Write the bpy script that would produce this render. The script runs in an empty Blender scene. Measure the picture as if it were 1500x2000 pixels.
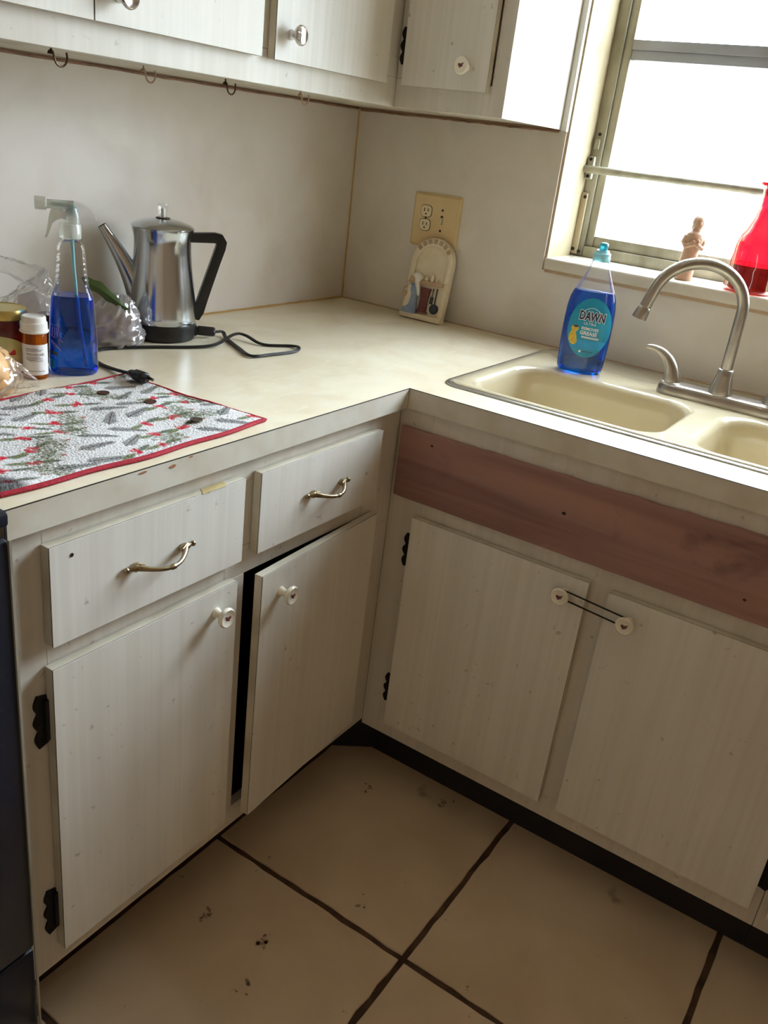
import bpy, bmesh, math, random
import numpy as np
from mathutils import Vector, Matrix
random.seed(7); RNG = np.random.default_rng(7)
R = math.radians
SC = bpy.context.scene
COL = SC.collection

# ------------------------------------------------------------------ camera
CAM = (-1.99649, -1.42580, 1.30104)
AZ, PI_, RO, FPX = R(31.0412), R(-23.3340), R(7.1337), 1689.45
cd = bpy.data.cameras.new('camera'); cam = bpy.data.objects.new('camera', cd); COL.objects.link(cam)
cd.sensor_fit = 'HORIZONTAL'; cd.sensor_width = 36.0; cd.lens = 36.0 * FPX / 1500.0
cd.clip_start = 0.02; cd.clip_end = 100
_f = Vector((math.cos(PI_)*math.cos(AZ), math.cos(PI_)*math.sin(AZ), math.sin(PI_)))
_r = Vector((math.sin(AZ), -math.cos(AZ), 0)); _u = _r.cross(_f)
r2 = math.cos(RO)*_r + math.sin(RO)*_u; u2 = -math.sin(RO)*_r + math.cos(RO)*_u
m = Matrix((r2, u2, -_f)).transposed().to_4x4(); m.translation = Vector(CAM)
cam.matrix_world = m
SC.camera = cam

# ------------------------------------------------------------------ light
W = bpy.data.worlds.new('overcast_sky'); SC.world = W; W.use_nodes = True
bg = W.node_tree.nodes['Background']; bg.inputs[0].default_value = (0.825, 0.945, 1.065, 1); bg.inputs[1].default_value = 56.0
_nt = W.node_tree      # overcast sky: zenith three times as bright as the horizon
_tc = _nt.nodes.new('ShaderNodeTexCoord'); _sx = _nt.nodes.new('ShaderNodeSeparateXYZ'); _nt.links.new(_tc.outputs['Generated'], _sx.inputs[0])
_mr = _nt.nodes.new('ShaderNodeMapRange'); _mr.inputs[1].default_value = 0; _mr.inputs[2].default_value = 1; _mr.inputs[3].default_value = 1/3*56; _mr.inputs[4].default_value = 56.0
_nt.links.new(_sx.outputs['Z'], _mr.inputs[0]); _nt.links.new(_mr.outputs[0], bg.inputs[1])
pl = bpy.data.lights.new('window_portal', 'AREA'); pl.shape = 'RECTANGLE'; pl.size = 1.10; pl.size_y = 1.10
pl.cycles.is_portal = True
po = bpy.data.objects.new('window_portal', pl); COL.objects.link(po)
po.location = (0.235, -1.12, 1.61); po.rotation_euler = (R(90), 0, R(90))
SC.view_settings.view_transform = 'Standard'; SC.view_settings.look = 'None'
SC.view_settings.gamma = 1.0; SC.view_settings.use_curve_mapping = False
SC.view_settings.exposure = 0.22
SC.cycles.max_bounces = 14; SC.cycles.diffuse_bounces = 6; SC.cycles.transparent_max_bounces = 24
SC.cycles.transmission_bounces = 10; SC.cycles.glossy_bounces = 5
SC.cycles.sample_clamp_indirect = 12.0; SC.cycles.use_denoising = True

# ------------------------------------------------------------------ materials
def S(r, g, b):
    f = lambda c: (c/12.92 if c <= .04045 else ((c+.055)/1.055)**2.4)
    return (f(r/255), f(g/255), f(b/255), 1)
def nd(nt, t, **k):
    n = nt.nodes.new(t)
    for a, v in k.items(): setattr(n, a, v)
    return n
def pmat(name, col, rough=.5, metal=0., trans=0., ior=1.45, coat=0., spec=.5, sss=0.):
    M = bpy.data.materials.new(name); M.use_nodes = True; b = M.node_tree.nodes['Principled BSDF']
    b.inputs['Base Color'].default_value = col; b.inputs['Roughness'].default_value = rough
    b.inputs['Metallic'].default_value = metal; b.inputs['Transmission Weight'].default_value = trans
    b.inputs['IOR'].default_value = ior; b.inputs['Coat Weight'].default_value = coat
    b.inputs['Coat Roughness'].default_value = .08; b.inputs['Specular IOR Level'].default_value = spec
    if sss: b.inputs['Subsurface Weight'].default_value = sss; b.inputs['Subsurface Radius'].default_value = (.01, .01, .01)
    return M
def noise_layer(M, col2, scale=(1, 1, 1), nscale=5., lo=.4, hi=.6, detail=4., amt=1., coord='Object', dist=0.):
    """mix a second colour into the base colour, driven by stretched noise"""
    nt = M.node_tree; b = nt.nodes['Principled BSDF']; inp = b.inputs['Base Color']
    tc = nd(nt, 'ShaderNodeTexCoord'); mp = nd(nt, 'ShaderNodeMapping'); mp.inputs['Scale'].default_value = scale
    nt.links.new(tc.outputs[coord], mp.inputs['Vector'])
    nz = nd(nt, 'ShaderNodeTexNoise'); nz.inputs['Scale'].default_value = nscale; nz.inputs['Detail'].default_value = detail
    nz.inputs['Distortion'].default_value = dist
    nt.links.new(mp.outputs[0], nz.inputs['Vector'])
    rp = nd(nt, 'ShaderNodeMapRange'); rp.inputs[1].default_value = lo; rp.inputs[2].default_value = hi
    rp.inputs[3].default_value = 0; rp.inputs[4].default_value = amt
    nt.links.new(nz.outputs['Fac'], rp.inputs[0])
    mx = nd(nt, 'ShaderNodeMix', data_type='RGBA'); nt.links.new(rp.outputs[0], mx.inputs[0])
    if inp.is_linked: nt.links.new(inp.links[0].from_socket, mx.inputs[6])
    else: mx.inputs[6].default_value = inp.default_value
    mx.inputs[7].default_value = col2
    nt.links.new(mx.outputs[2], inp)
    return nz, rp
def bump(M, nscale=200., strength=.1, dist=.001, scale=(1, 1, 1)):
    nt = M.node_tree; b = nt.nodes['Principled BSDF']
    tc = nd(nt, 'ShaderNodeTexCoord'); mp = nd(nt, 'ShaderNodeMapping'); mp.inputs['Scale'].default_value = scale
    nt.links.new(tc.outputs['Object'], mp.inputs[0])
    nz = nd(nt, 'ShaderNodeTexNoise'); nz.inputs['Scale'].default_value = nscale; nt.links.new(mp.outputs[0], nz.inputs['Vector'])
    bp = nd(nt, 'ShaderNodeBump'); bp.inputs['Strength'].default_value = strength; bp.inputs['Distance'].default_value = dist
    nt.links.new(nz.outputs['Fac'], bp.inputs['Height']); nt.links.new(bp.outputs[0], b.inputs['Normal'])
def film(name, tint=(1, 1, 1, 1), gloss=.06, rough=.05, haze=0., hazecol=(.9, .9, .9, 1), facing=.5):
    """thin clear plastic / pane: tinted see-through, a little surface gloss, optional milky haze"""
    M = bpy.data.materials.new(name); M.use_nodes = True; nt = M.node_tree; nt.nodes.clear()
    out = nd(nt, 'ShaderNodeOutputMaterial'); tr = nd(nt, 'ShaderNodeBsdfTransparent'); tr.inputs[0].default_value = tint
    gl = nd(nt, 'ShaderNodeBsdfGlossy'); gl.inputs['Roughness'].default_value = rough; gl.inputs[0].default_value = (1, 1, 1, 1)
    fr = nd(nt, 'ShaderNodeFresnel'); fr.inputs[0].default_value = 1.45
    ad = nd(nt, 'ShaderNodeMath', operation='MULTIPLY_ADD'); ad.inputs[1].default_value = facing; ad.inputs[2].default_value = gloss; ad.use_clamp = True
    nt.links.new(fr.outputs[0], ad.inputs[0])
    m1 = nd(nt, 'ShaderNodeMixShader'); nt.links.new(ad.outputs[0], m1.inputs[0])
    if haze:
        df = nd(nt, 'ShaderNodeBsdfDiffuse'); df.inputs[0].default_value = hazecol
        tl = nd(nt, 'ShaderNodeBsdfTranslucent'); tl.inputs[0].default_value = hazecol
        m2 = nd(nt, 'ShaderNodeMixShader'); m2.inputs[0].default_value = .5
        nt.links.new(df.outputs[0], m2.inputs[1]); nt.links.new(tl.outputs[0], m2.inputs[2])
        m0 = nd(nt, 'ShaderNodeMixShader'); m0.inputs[0].default_value = haze
        nt.links.new(tr.outputs[0], m0.inputs[1]); nt.links.new(m2.outputs[0], m0.inputs[2]); src = m0
    else: src = tr
    nt.links.new(src.outputs[0], m1.inputs[1]); nt.links.new(gl.outputs[0], m1.inputs[2]); nt.links.new(m1.outputs[0], out.inputs[0])
    return M

MT = {}
def lam(name, c1, c2, grime, rough=.48):
    M = pmat(name, c1, rough, spec=.35)
    noise_layer(M, c2, (1, 1, .022), 85, .42, .62, 3, .38)
    noise_layer(M, c2, (1, 1, .05), 20, .42, .66, 3, .40)
    noise_layer(M, grime, (1, 1, .45), 3.2, .46, .72, 6, .40)
    noise_layer(M, S(120, 96, 70), (1, 1, 1), 60, .70, .78, 2, .45)
    return M
MT['lam'] = lam('whitewashed_wood_laminate', S(224, 222, 215), S(206, 203, 194), S(198, 188, 172))
MT['lam_side'] = pmat('laminate_edge', S(206, 199, 182), .5); noise_layer(MT['lam_side'], S(170, 156, 132), (1, 1, 1), 12, .45, .7, 5, .6)
MT['lam_frame'] = lam('face_frame_paint', S(214, 210, 201), S(198, 193, 181), S(178, 165, 144), .42)
MT['seam'] = pmat('laminate_seam', S(44, 34, 26), .6)
MT['counter'] = pmat('counter_laminate', S(232, 222, 198), .3)
noise_layer(MT['counter'], S(216, 202, 172), (1, 1, 1), 7, .42, .68, 8, .7, dist=1.2); noise_layer(MT['counter'], S(232, 226, 209), (1, 2.5, 1), 24, .52, .66, 6, .55)
noise_layer(MT['counter'], S(186, 162, 124), (1, 1, 1), 2.3, .50, .78, 5, .5)
MT['edge'] = pmat('counter_edge_laminate', S(216, 212, 200), .34); noise_layer(MT['edge'], S(196, 186, 164), (1, 1, 1), 14, .4, .68, 7, .7)
noise_layer(MT['edge'], S(150, 112, 80), (1, 1, 1), 55, .74, .80, 3, .6)
MT['splash'] = pmat('backsplash_laminate', S(222, 216, 207), .42)
noise_layer(MT['splash'], S(204, 194, 178), (1, 1, 1), 6, .4, .7, 8, .55, dist=.8); noise_layer(MT['splash'], S(168, 140, 104), (1, 1, 1), 2.2, .55, .8, 4, .5)
noise_layer(MT['splash'], S(228, 220, 206), (1, 1, 1), 45, .58, .75, 3, .2)
MT['wall'] = pmat('painted_wall', S(196, 168, 138), .7); noise_layer(MT['wall'], S(184, 154, 122), (1, 1, 1), 3, .4, .7, 5, .6)
MT['ceil'] = pmat('ceiling_paint', S(222, 208, 188), .8); noise_layer(MT['ceil'], S(212, 196, 174), (1, 1, 1), 4, .4, .7, 4, .6)
MT['reveal'] = pmat('reveal_paint', S(180, 166, 136), .5); noise_layer(MT['reveal'], S(166, 150, 118), (1, 1, 1), 8, .45, .7, 5, .6)
MT['tile'] = pmat('floor_tile', S(204, 184, 158), .42)
noise_layer(MT['tile'], S(182, 160, 132), (1, 1, 1), 4.5, .38, .7, 6, .75, dist=.6); noise_layer(MT['tile'], S(104, 84, 70), (1, 1, 1), 9, .66, .76, 7, .7); noise_layer(MT['tile'], S(60, 46, 38), (1, 1, 1), 42, .72, .77, 3, .7)
MT['dirt'] = pmat('floor_dirt', S(158, 136, 112), .7); noise_layer(MT['dirt'], S(116, 94, 78), (1, 1, 1), 120, .4, .65, 4, .9)
MT['paving'] = pmat('outdoor_paving', S(134, 132, 124), .9); noise_layer(MT['paving'], S(128, 126, 116), (1, 1, 1), .7, .4, .7, 5, .8)
MT['grout'] = pmat('grout', S(84, 62, 44), .85); noise_layer(MT['grout'], S(48, 36, 28), (1, 1, 1), 22, .4, .65, 4, .9)
MT['toe'] = pmat('toe_kick_dark', S(26, 24, 26), .6); noise_layer(MT['toe'], S(44, 40, 40), (1, 1, 1), 9, .45, .7, 4, .6)
MT['dark'] = pmat('cabinet_interior', S(70, 58, 46), .8); noise_layer(MT['dark'], S(52, 42, 32), (1, 1, 1), 9, .45, .7, 4, .6)
MT['board'] = pmat('bare_redwood_board', S(160, 124, 116), .62)
noise_layer(MT['board'], S(130, 94, 90), (1, .06, 1), 26, .40, .62, 6, .8, dist=.6); noise_layer(MT['board'], S(180, 138, 122), (1, .10, 1), 9, .45, .68, 4, .7, dist=1.0); noise_layer(MT['board'], S(90, 58, 62), (1, .35, 1), 8, .58, .74, 5, .8, dist=2.)
MT['iron'] = pmat('black_iron', S(22, 21, 24), .5, .3); bump(MT['iron'], 160, .4, .001)
MT['brass'] = pmat('antique_brass', S(164, 148, 118), .30, 1.); noise_layer(MT['brass'], S(104, 82, 52), (1, 1, 1), 60, .45, .7, 4, .8)
MT['porc'] = pmat('porcelain_knob', S(236, 230, 214), .15, coat=.6); noise_layer(MT['porc'], S(226, 218, 198), (1, 1, 1), 30, .4, .7, 3, .4)
MT['rose'] = pmat('rose_print', S(122, 52, 66), .25); noise_layer(MT['rose'], S(112, 84, 70), (1, 1, 1), 260, .45, .6, 2, 1.)
MT['silver'] = pmat('silver_knob', S(214, 208, 204), .12, .85); noise_layer(MT['silver'], S(180, 170, 166), (1, 1, 1), 40, .4, .7, 3, .5)
MT['sink'] = pmat('cream_enamel', S(212, 200, 170), .16, coat=.5); noise_layer(MT['sink'], S(204, 190, 158), (1, 1, 1), 5, .4, .7, 5, .6)
MT['alu'] = pmat('aluminium', S(214, 214, 212), .28, 1.); noise_layer(MT['alu'], S(150, 148, 142), (1, 1, 1), 26, .52, .7, 5, .7)
MT['nickel'] = pmat('brushed_nickel', S(178, 172, 164), .30, 1.); noise_layer(MT['nickel'], S(150, 145, 138), (1, 1, 1), 30, .4, .7, 4, .5)
MT['winmetal'] = pmat('old_window_metal', S(172, 168, 150), .55, .35); noise_layer(MT['winmetal'], S(128, 122, 102), (1, 1, .4), 18, .42, .68, 6, .8)
MT['steel'] = pmat('polished_steel', S(198, 204, 210), .16, 1.); noise_layer(MT['steel'], S(172, 176, 180), (1, 1, .12), 16, .4, .7, 5, .6)
MT['blackpl'] = pmat('black_plastic', S(22, 20, 20), .38); noise_layer(MT['blackpl'], S(34, 32, 32), (1, 1, 1), 30, .4, .7, 3, .6)
MT['enamel'] = pmat('black_appliance_enamel', S(22, 26, 36), .28); noise_layer(MT['enamel'], S(46, 50, 60), (1, 1, 1), 26, .68, .78, 4, .6)
MT['glassclr'] = film('clear_plastic', (.97, .98, .98, 1), .0, .03, .012, facing=.6)
MT['pane'] = film('window_glass', (.97, .985, .98, 1), .0, .02, 0, facing=.6)
MT['bag'] = film('clear_bag_film', (.985, .985, .99, 1), .05, .12, .035, (.93, .92, .95, 1))
MT['bagmilky'] = film('milky_bag_film', (.9, .89, .9, 1), .14, .16, .34, (.86, .84, .87, 1))
MT['ivory'] = pmat('ivory_plate', S(218, 194, 148), .4); noise_layer(MT['ivory'], S(204, 176, 126), (1, 1, 1), 12, .4, .7, 4, .6)
MT['ivory2'] = pmat('ivory_receptacle', S(226, 210, 176), .4); noise_layer(MT['ivory2'], S(212, 194, 158), (1, 1, 1), 40, .4, .7, 3, .6)
MT['black'] = pmat('dark_recess', S(30, 22, 18), .7); noise_layer(MT['black'], S(44, 34, 28), (1, 1, 1), 40, .4, .7, 3, .5)
MT['ceramic'] = pmat('cream_ceramic', S(228, 216, 190), .35, coat=.3); noise_layer(MT['ceramic'], S(212, 196, 164), (1, 1, 1), 30, .4, .7, 4, .6)
MT['cer_tan'] = pmat('tan_glaze', S(190, 164, 134), .4); noise_layer(MT['cer_tan'], S(172, 140, 112), (1, 1, 1), 60, .4, .7, 4, .6)
MT['cer_blue'] = pmat('blue_glaze', S(132, 152, 182), .35); noise_layer(MT['cer_blue'], S(160, 174, 196), (1, 1, 1), 60, .4, .7, 4, .6)
MT['cer_brown'] = pmat('brown_glaze', S(112, 58, 54), .35); noise_layer(MT['cer_brown'], S(80, 40, 42), (1, 1, 1), 80, .4, .7, 4, .6)
MT['cer_slate'] = pmat('slate_glaze', S(46, 52, 62), .4); noise_layer(MT['cer_slate'], S(64, 68, 78), (1, 1, 1), 80, .4, .7, 4, .6)
MT['clay'] = pmat('resin_figurine', S(196, 160, 132), .6); noise_layer(MT['clay'], S(168, 132, 108), (1, 1, 1), 60, .4, .7, 4, .6)
MT['caulk'] = pmat('yellowed_caulk', S(196, 164, 104), .6); noise_layer(MT['caulk'], S(168, 128, 70), (1, 1, 1), 12, .4, .7, 4, .8)
MT['strip'] = pmat('old_glue_strip', S(150, 116, 92), .7); noise_layer(MT['strip'], S(110, 74, 60), (1, 1, 1), 26, .4, .7, 4, .9)
MT['railgrey'] = pmat('weathered_rail', S(150, 150, 154), .5, .2); noise_layer(MT['railgrey'], S(128, 128, 130), (1, .3, 1), 14, .42, .68, 5, .7)
MT['white'] = pmat('white_plastic', S(232, 230, 224), .38); noise_layer(MT['white'], S(218, 215, 208), (1, 1, 1), 40, .4, .7, 3, .5)
MT['paper'] = pmat('white_paper', S(232, 230, 232), .7); noise_layer(MT['paper'], S(214, 210, 212), (1, 1, 1), 40, .4, .7, 3, .5)
MT['ink'] = pmat('print_ink', S(70, 64, 66), .7); noise_layer(MT['ink'], S(96, 88, 88), (1, 1, 1), 300, .4, .7, 2, .6)
MT['navy'] = pmat('navy_print', S(32, 24, 62), .5); noise_layer(MT['navy'], S(40, 32, 74), (1, 1, 1), 100, .4, .7, 2, .5)
MT['gold'] = pmat('gold_lid', S(206, 186, 112), .3, .8); noise_layer(MT['gold'], S(176, 152, 84), (1, 1, 1), 40, .4, .7, 3, .6)
MT['jam'] = pmat('dark_red_jam', S(96, 14, 24), .2, coat=.7); noise_layer(MT['jam'], S(60, 8, 14), (1, 1, 1), 30, .4, .7, 3, .7)
MT['amber'] = pmat('amber_plastic', S(226, 120, 30), .12, trans=.72, ior=1.3); noise_layer(MT['amber'], S(208, 100, 20), (1, 1, 1), 30, .4, .7, 3, .5)
MT['maroon'] = pmat('maroon_glass', S(58, 26, 34), .2, coat=.5); noise_layer(MT['maroon'], S(40, 18, 26), (1, 1, 1), 30, .4, .7, 3, .7)
MT['blueliq'] = pmat('blue_cleaner', S(1, 104, 240), .02, trans=.97, ior=1.33)
noise_layer(MT['blueliq'], S(1, 92, 232), (1, 1, 1), 4, .4, .7, 2, .6)
MT['soapliq'] = pmat('blue_dish_soap', S(1, 112, 220), .03, trans=.96, ior=1.36); noise_layer(MT['soapliq'], S(1, 100, 210), (1, 1, 1), 4, .4, .7, 2, .6)
MT['teal'] = pmat('teal_plastic', S(60, 176, 196), .3, trans=.3); noise_layer(MT['teal'], S(48, 156, 180), (1, 1, 1), 40, .4, .7, 3, .5)
MT['palecyan'] = pmat('pale_cyan_plastic', S(160, 216, 224), .3, trans=.35); noise_layer(MT['palecyan'], S(140, 204, 214), (1, 1, 1), 40, .4, .7, 3, .5)
MT['frost'] = film('frosted_plastic', (.94, .95, .93, 1), .05, .2, .55, (.84, .86, .80, 1))
MT['fin'] = film('frosted_shroud', (.96, .96, .96, 1), .03, .2, .22, (.86, .86, .86, 1))
MT['redglass'] = film('red_glass', (.80, .040, .075, 1), .03, .05, .05, (.8, .03, .08, 1))
MT['redliq'] = film('red_water', (.45, .2, .24, 1), .0, .05, .06, (.5, .02, .05, 1))
MT['bun'] = pmat('pale_bun', S(232, 188, 128), .5, sss=.1); noise_layer(MT['bun'], S(214, 158, 96), (1, 1, 1), 14, .4, .7, 4, .8)
MT['leaf'] = pmat('dark_green_leaf', S(72, 92, 44), .4); noise_layer(MT['leaf'], S(50, 70, 32), (1, 1, 1), 24, .4, .7, 4, .8)
MT['produce'] = pmat('purple_produce', S(140, 116, 118), .5); noise_layer(MT['produce'], S(110, 82, 88), (1, 1, 1), 24, .4, .7, 4, .8)
MT['redhem'] = pmat('red_hem_thread', S(178, 20, 44), .8); noise_layer(MT['redhem'], S(140, 10, 32), (1, 1, 1), 320, .4, .6, 3, .9); bump(MT['redhem'], 700, .6, .001)
MT['copper'] = pmat('tarnished_penny', S(112, 74, 54), .45, .7); noise_layer(MT['copper'], S(74, 50, 40), (1, 1, 1), 200, .4, .6, 4, .8)
MT['copper2'] = pmat('dark_penny', S(92, 78, 62), .5, .6); noise_layer(MT['copper2'], S(66, 58, 46), (1, 1, 1), 200, .4, .6, 4, .8)
MT['rubber'] = pmat('black_elastic', S(24, 20, 18), .7); noise_layer(MT['rubber'], S(36, 30, 28), (1, 1, 1), 90, .4, .6, 3, .8)
MT['tape'] = pmat('old_tape', S(196, 178, 130), .6); noise_layer(MT['tape'], S(182, 160, 108), (1, 1, 1), 60, .4, .6, 3, .8)
MT['chip'] = pmat('chipped_particle_board', S(176, 128, 92), .8); noise_layer(MT['chip'], S(140, 92, 62), (1, 1, 1), 120, .4, .6, 3, .8)
MT['yellow'] = pmat('yellow_print', S(222, 190, 62), .5); noise_layer(MT['yellow'], S(196, 160, 60), (1, 1, 1), 160, .4, .6, 3, .9)
MT['labblue'] = pmat('label_cyan', S(30, 150, 186), .3); noise_layer(MT['labblue'], S(20, 128, 168), (1, 1, .6), 22, .35, .65, 3, .9)
MT['labblue2'] = pmat('label_sky', S(34, 156, 214), .3); noise_layer(MT['labblue2'], S(24, 140, 200), (1, 1, 1), 40, .35, .65, 3, .9)
MT['labgreen'] = pmat('jar_label_green', S(176, 182, 116), .5); noise_layer(MT['labgreen'], S(204, 200, 160), (1, 1, 1), 40, .35, .65, 3, .9)
MT['redink'] = pmat('red_print', S(196, 44, 48), .5); noise_layer(MT['redink'], S(176, 34, 40), (1, 1, 1), 90, .35, .65, 3, .9)
MT['pinkink'] = pmat('pale_violet_print', S(160, 150, 214), .5); noise_layer(MT['pinkink'], S(150, 120, 180), (1, 1, 1), 90, .35, .65, 3, .9)
MT['marble'] = pmat('sill_marble', S(212, 204, 190), .22); noise_layer(MT['marble'], S(194, 184, 166), (1, 1, 1), 7, .45, .7, 7, .6, dist=1.)
MT['hook'] = pmat('bronze_hook', S(62, 46, 34), .4, .8); noise_layer(MT['hook'], S(88, 66, 46), (1, 1, 1), 90, .4, .6, 3, .7)
MT['hookpale'] = pmat('painted_hook', S(168, 140, 116), .5); noise_layer(MT['hookpale'], S(140, 104, 82), (1, 1, 1), 90, .4, .6, 3, .7)

# ------------------------------------------------------------------ mesh helpers
class MB:
    def __init__(s): s.v = []; s.f = []; s.mi = []
    def add(s, vs, fs, mi=0):
        n = len(s.v); s.v += [tuple(map(float, q)) for q in vs]; s.f += [tuple(i+n for i in f) for f in fs]; s.mi += [mi]*len(fs); return s
    def box(s, a, b, mi=0):
        x0, x1 = sorted((a[0], b[0])); y0, y1 = sorted((a[1], b[1])); z0, z1 = sorted((a[2], b[2]))
        return s.add([(x0,y0,z0),(x1,y0,z0),(x1,y1,z0),(x0,y1,z0),(x0,y0,z1),(x1,y0,z1),(x1,y1,z1),(x0,y1,z1)],
                     [(0,3,2,1),(4,5,6,7),(0,1,5,4),(1,2,6,5),(2,3,7,6),(3,0,4,7)], mi)
    def lathe(s, prof, n=32, c=(0,0,0), mi=0, sx=1., sy=1., cap=True, pw=2.):
        """prof: list of (r, z); superellipse power pw for squarish sections"""
        vs = []; fs = []
        for r, z in prof:
            for k in range(n):
                a = 2*math.pi*k/n; ca, sa = math.cos(a), math.sin(a)
                g = (abs(ca)**pw + abs(sa)**pw)**(-1/pw)
                vs.append((c[0]+r*g*ca*sx, c[1]+r*g*sa*sy, c[2]+z))
        for i in range(len(prof)-1):
            for k in range(n):
                k2 = (k+1) % n; fs.append((i*n+k, i*n+k2, (i+1)*n+k2, (i+1)*n+k))
        if cap:
            fs.append(tuple(range(n-1, -1, -1))); fs.append(tuple((len(prof)-1)*n+k for k in range(n)))
        return s.add(vs, fs, mi)
    def tube(s, pts, rad, n=10, mi=0, cap=True, closed=False, flat=1., up=None):
        pts = [Vector(q) for q in pts]; L = len(pts)
        rad = [rad]*L if not hasattr(rad, '__len__') else rad
        vs = []; fs = []; pn = None
        for i, q in enumerate(pts):
            if closed: t = pts[(i+1) % L]-pts[i-1]
            else: t = pts[min(i+1, L-1)]-pts[max(i-1, 0)]
            t.normalize()
            if pn is None:
                w = Vector(up) if up else (Vector((0,0,1)) if abs(t.z) < .9 else Vector((1,0,0)))
                nrm = (w - t*w.dot(t)).normalized()
            else:
                w = Vector(up) if up else pn
                nrm = (w - t*w.dot(t)).normalized()
            pn = nrm; bn = t.cross(nrm)
            for k in range(n):
                a = 2*math.pi*k/n
                vs.append(q + nrm*(math.cos(a)*rad[i]*flat) + bn*(math.sin(a)*rad[i]))
        for i in range(L if closed else L-1):
            j = (i+1) % L
            for k in range(n):
                k2 = (k+1) % n; fs.append((i*n+k, i*n+k2, j*n+k2, j*n+k))
        if cap and not closed:
            fs.append(tuple(range(n-1, -1, -1))); fs.append(tuple((L-1)*n+k for k in range(n)))
        return s.add(vs, fs, mi)
    def prism(s, poly, y0, y1, mi=0, fn=None):
        """poly in (x, z) extruded along y"""
        n = len(poly); vs = [(x, y0, z) for x, z in poly] + [(x, y1, z) for x, z in poly]
        fs = [tuple(range(n)), tuple(range(2*n-1, n-1, -1))] + [(k, k+n, (k+1) % n+n, (k+1) % n) for k in range(n)]
        if fn: vs = [fn(*q) for q in vs]
        return s.add(vs, fs, mi)
    def ell(s, c, r, n=14, m=9, mi=0):
        prof = []; vs = []; fs = []
        for i in range(m+1):
            t = math.pi*i/m - math.pi/2
            for k in range(n):
                a = 2*math.pi*k/n
                vs.append((c[0]+r[0]*math.cos(t)*math.cos(a), c[1]+r[1]*math.cos(t)*math.sin(a), c[2]+r[2]*math.sin(t)))
        for i in range(m):
            for k in range(n):
                k2 = (k+1) % n; fs.append((i*n+k, i*n+k2, (i+1)*n+k2, (i+1)*n+k))
        return s.add(vs, fs, mi)
    def xf(s, fn): s.v = [tuple(fn(*q)) for q in s.v]; return s
def wloc(o):
    v = Vector((0,0,0))
    while o is not None: v += o.location; o = o.parent
    return v
def build(name, mb, mat, parent=None, smooth=False, bevel=0., bseg=2, world=False, angle=35):
    mats = mat if isinstance(mat, (list, tuple)) else [mat]
    me = bpy.data.meshes.new(name)
    vs = mb.v
    if world and parent is not None:
        w = wloc(parent); vs = [(a-w.x, b-w.y, c-w.z) for a, b, c in vs]
    me.from_pydata(vs, [], mb.f)
    for k in mats: me.materials.append(MT[k])
    me.polygons.foreach_set('material_index', mb.mi)
    bm = bmesh.new(); bm.from_mesh(me)
    if smooth or bevel: bmesh.ops.remove_doubles(bm, verts=bm.verts, dist=1e-6)
    bmesh.ops.recalc_face_normals(bm, faces=bm.faces)
    if bevel:
        ed = [e for e in bm.edges if len(e.link_faces) == 2 and e.calc_face_angle(0) > R(40)]
        bmesh.ops.bevel(bm, geom=ed, offset=bevel, segments=bseg, profile=.5, affect='EDGES', clamp_overlap=True)
    bm.to_mesh(me); bm.free()
    if smooth or bevel:
        me.polygons.foreach_set('use_smooth', [True]*len(me.polygons))
        me.set_sharp_from_angle(angle=R(angle))
    me.update()
    o = bpy.data.objects.new(name, me); COL.objects.link(o)
    if parent is not None: o.parent = parent
    return o
def tag(o, label=None, cat=None, group=None, kind=None):
    if label: o['label'] = label
    if cat: o['category'] = cat
    if group: o['group'] = group
    if kind: o['kind'] = kind
    return o
def thing(name, loc, label, cat, rotz=0., group=None, rotx=0.):
    o = bpy.data.objects.new(name, None); COL.objects.link(o); o.empty_display_size = .05
    o.location = loc; o.rotation_euler = (rotx, 0, rotz)
    return tag(o, label, cat, group)
def struct(name, mb, mat, **k): return tag(build(name, mb, mat, **k), kind='structure')
def facing(x, y):
    """rotation that turns local -Y of a thing at (x, y) towards the room's open corner, where the viewer stands"""
    return math.atan2(CAM[1]-y, CAM[0]-x) + math.pi/2
def text_mesh(body, size, fn, mb, mi=0, bold=0., align='CENTER', sx=1.):
    cu = bpy.data.curves.new('t', 'FONT'); cu.body = body; cu.size = size; cu.align_x = align; cu.offset = bold; cu.resolution_u = 3
    o = bpy.data.objects.new('t', cu); COL.objects.link(o)
    me = bpy.data.meshes.new_from_object(o.evaluated_get(bpy.context.evaluated_depsgraph_get()))
    mb.add([fn(v.co.x*sx, v.co.y) for v in me.vertices], [tuple(p.vertices) for p in me.polygons], mi)
    bpy.data.objects.remove(o); bpy.data.meshes.remove(me); bpy.data.curves.remove(cu)

# ------------------------------------------------------------------ dimensions
ZC = .8796; TE = .0376; DL = .6326; DR = .642; FL = .6174; FR = .637; XL = -1.481; ZB = ZC-TE; ZF = ZB-.0012
UB = 1.359; UD = .309; SILL = 1.083; WY0 = -.581; WY1 = -1.66; WZ1 = 2.14
RX0, RY0, RZ1 = -2.9, -2.75, 2.45

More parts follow.
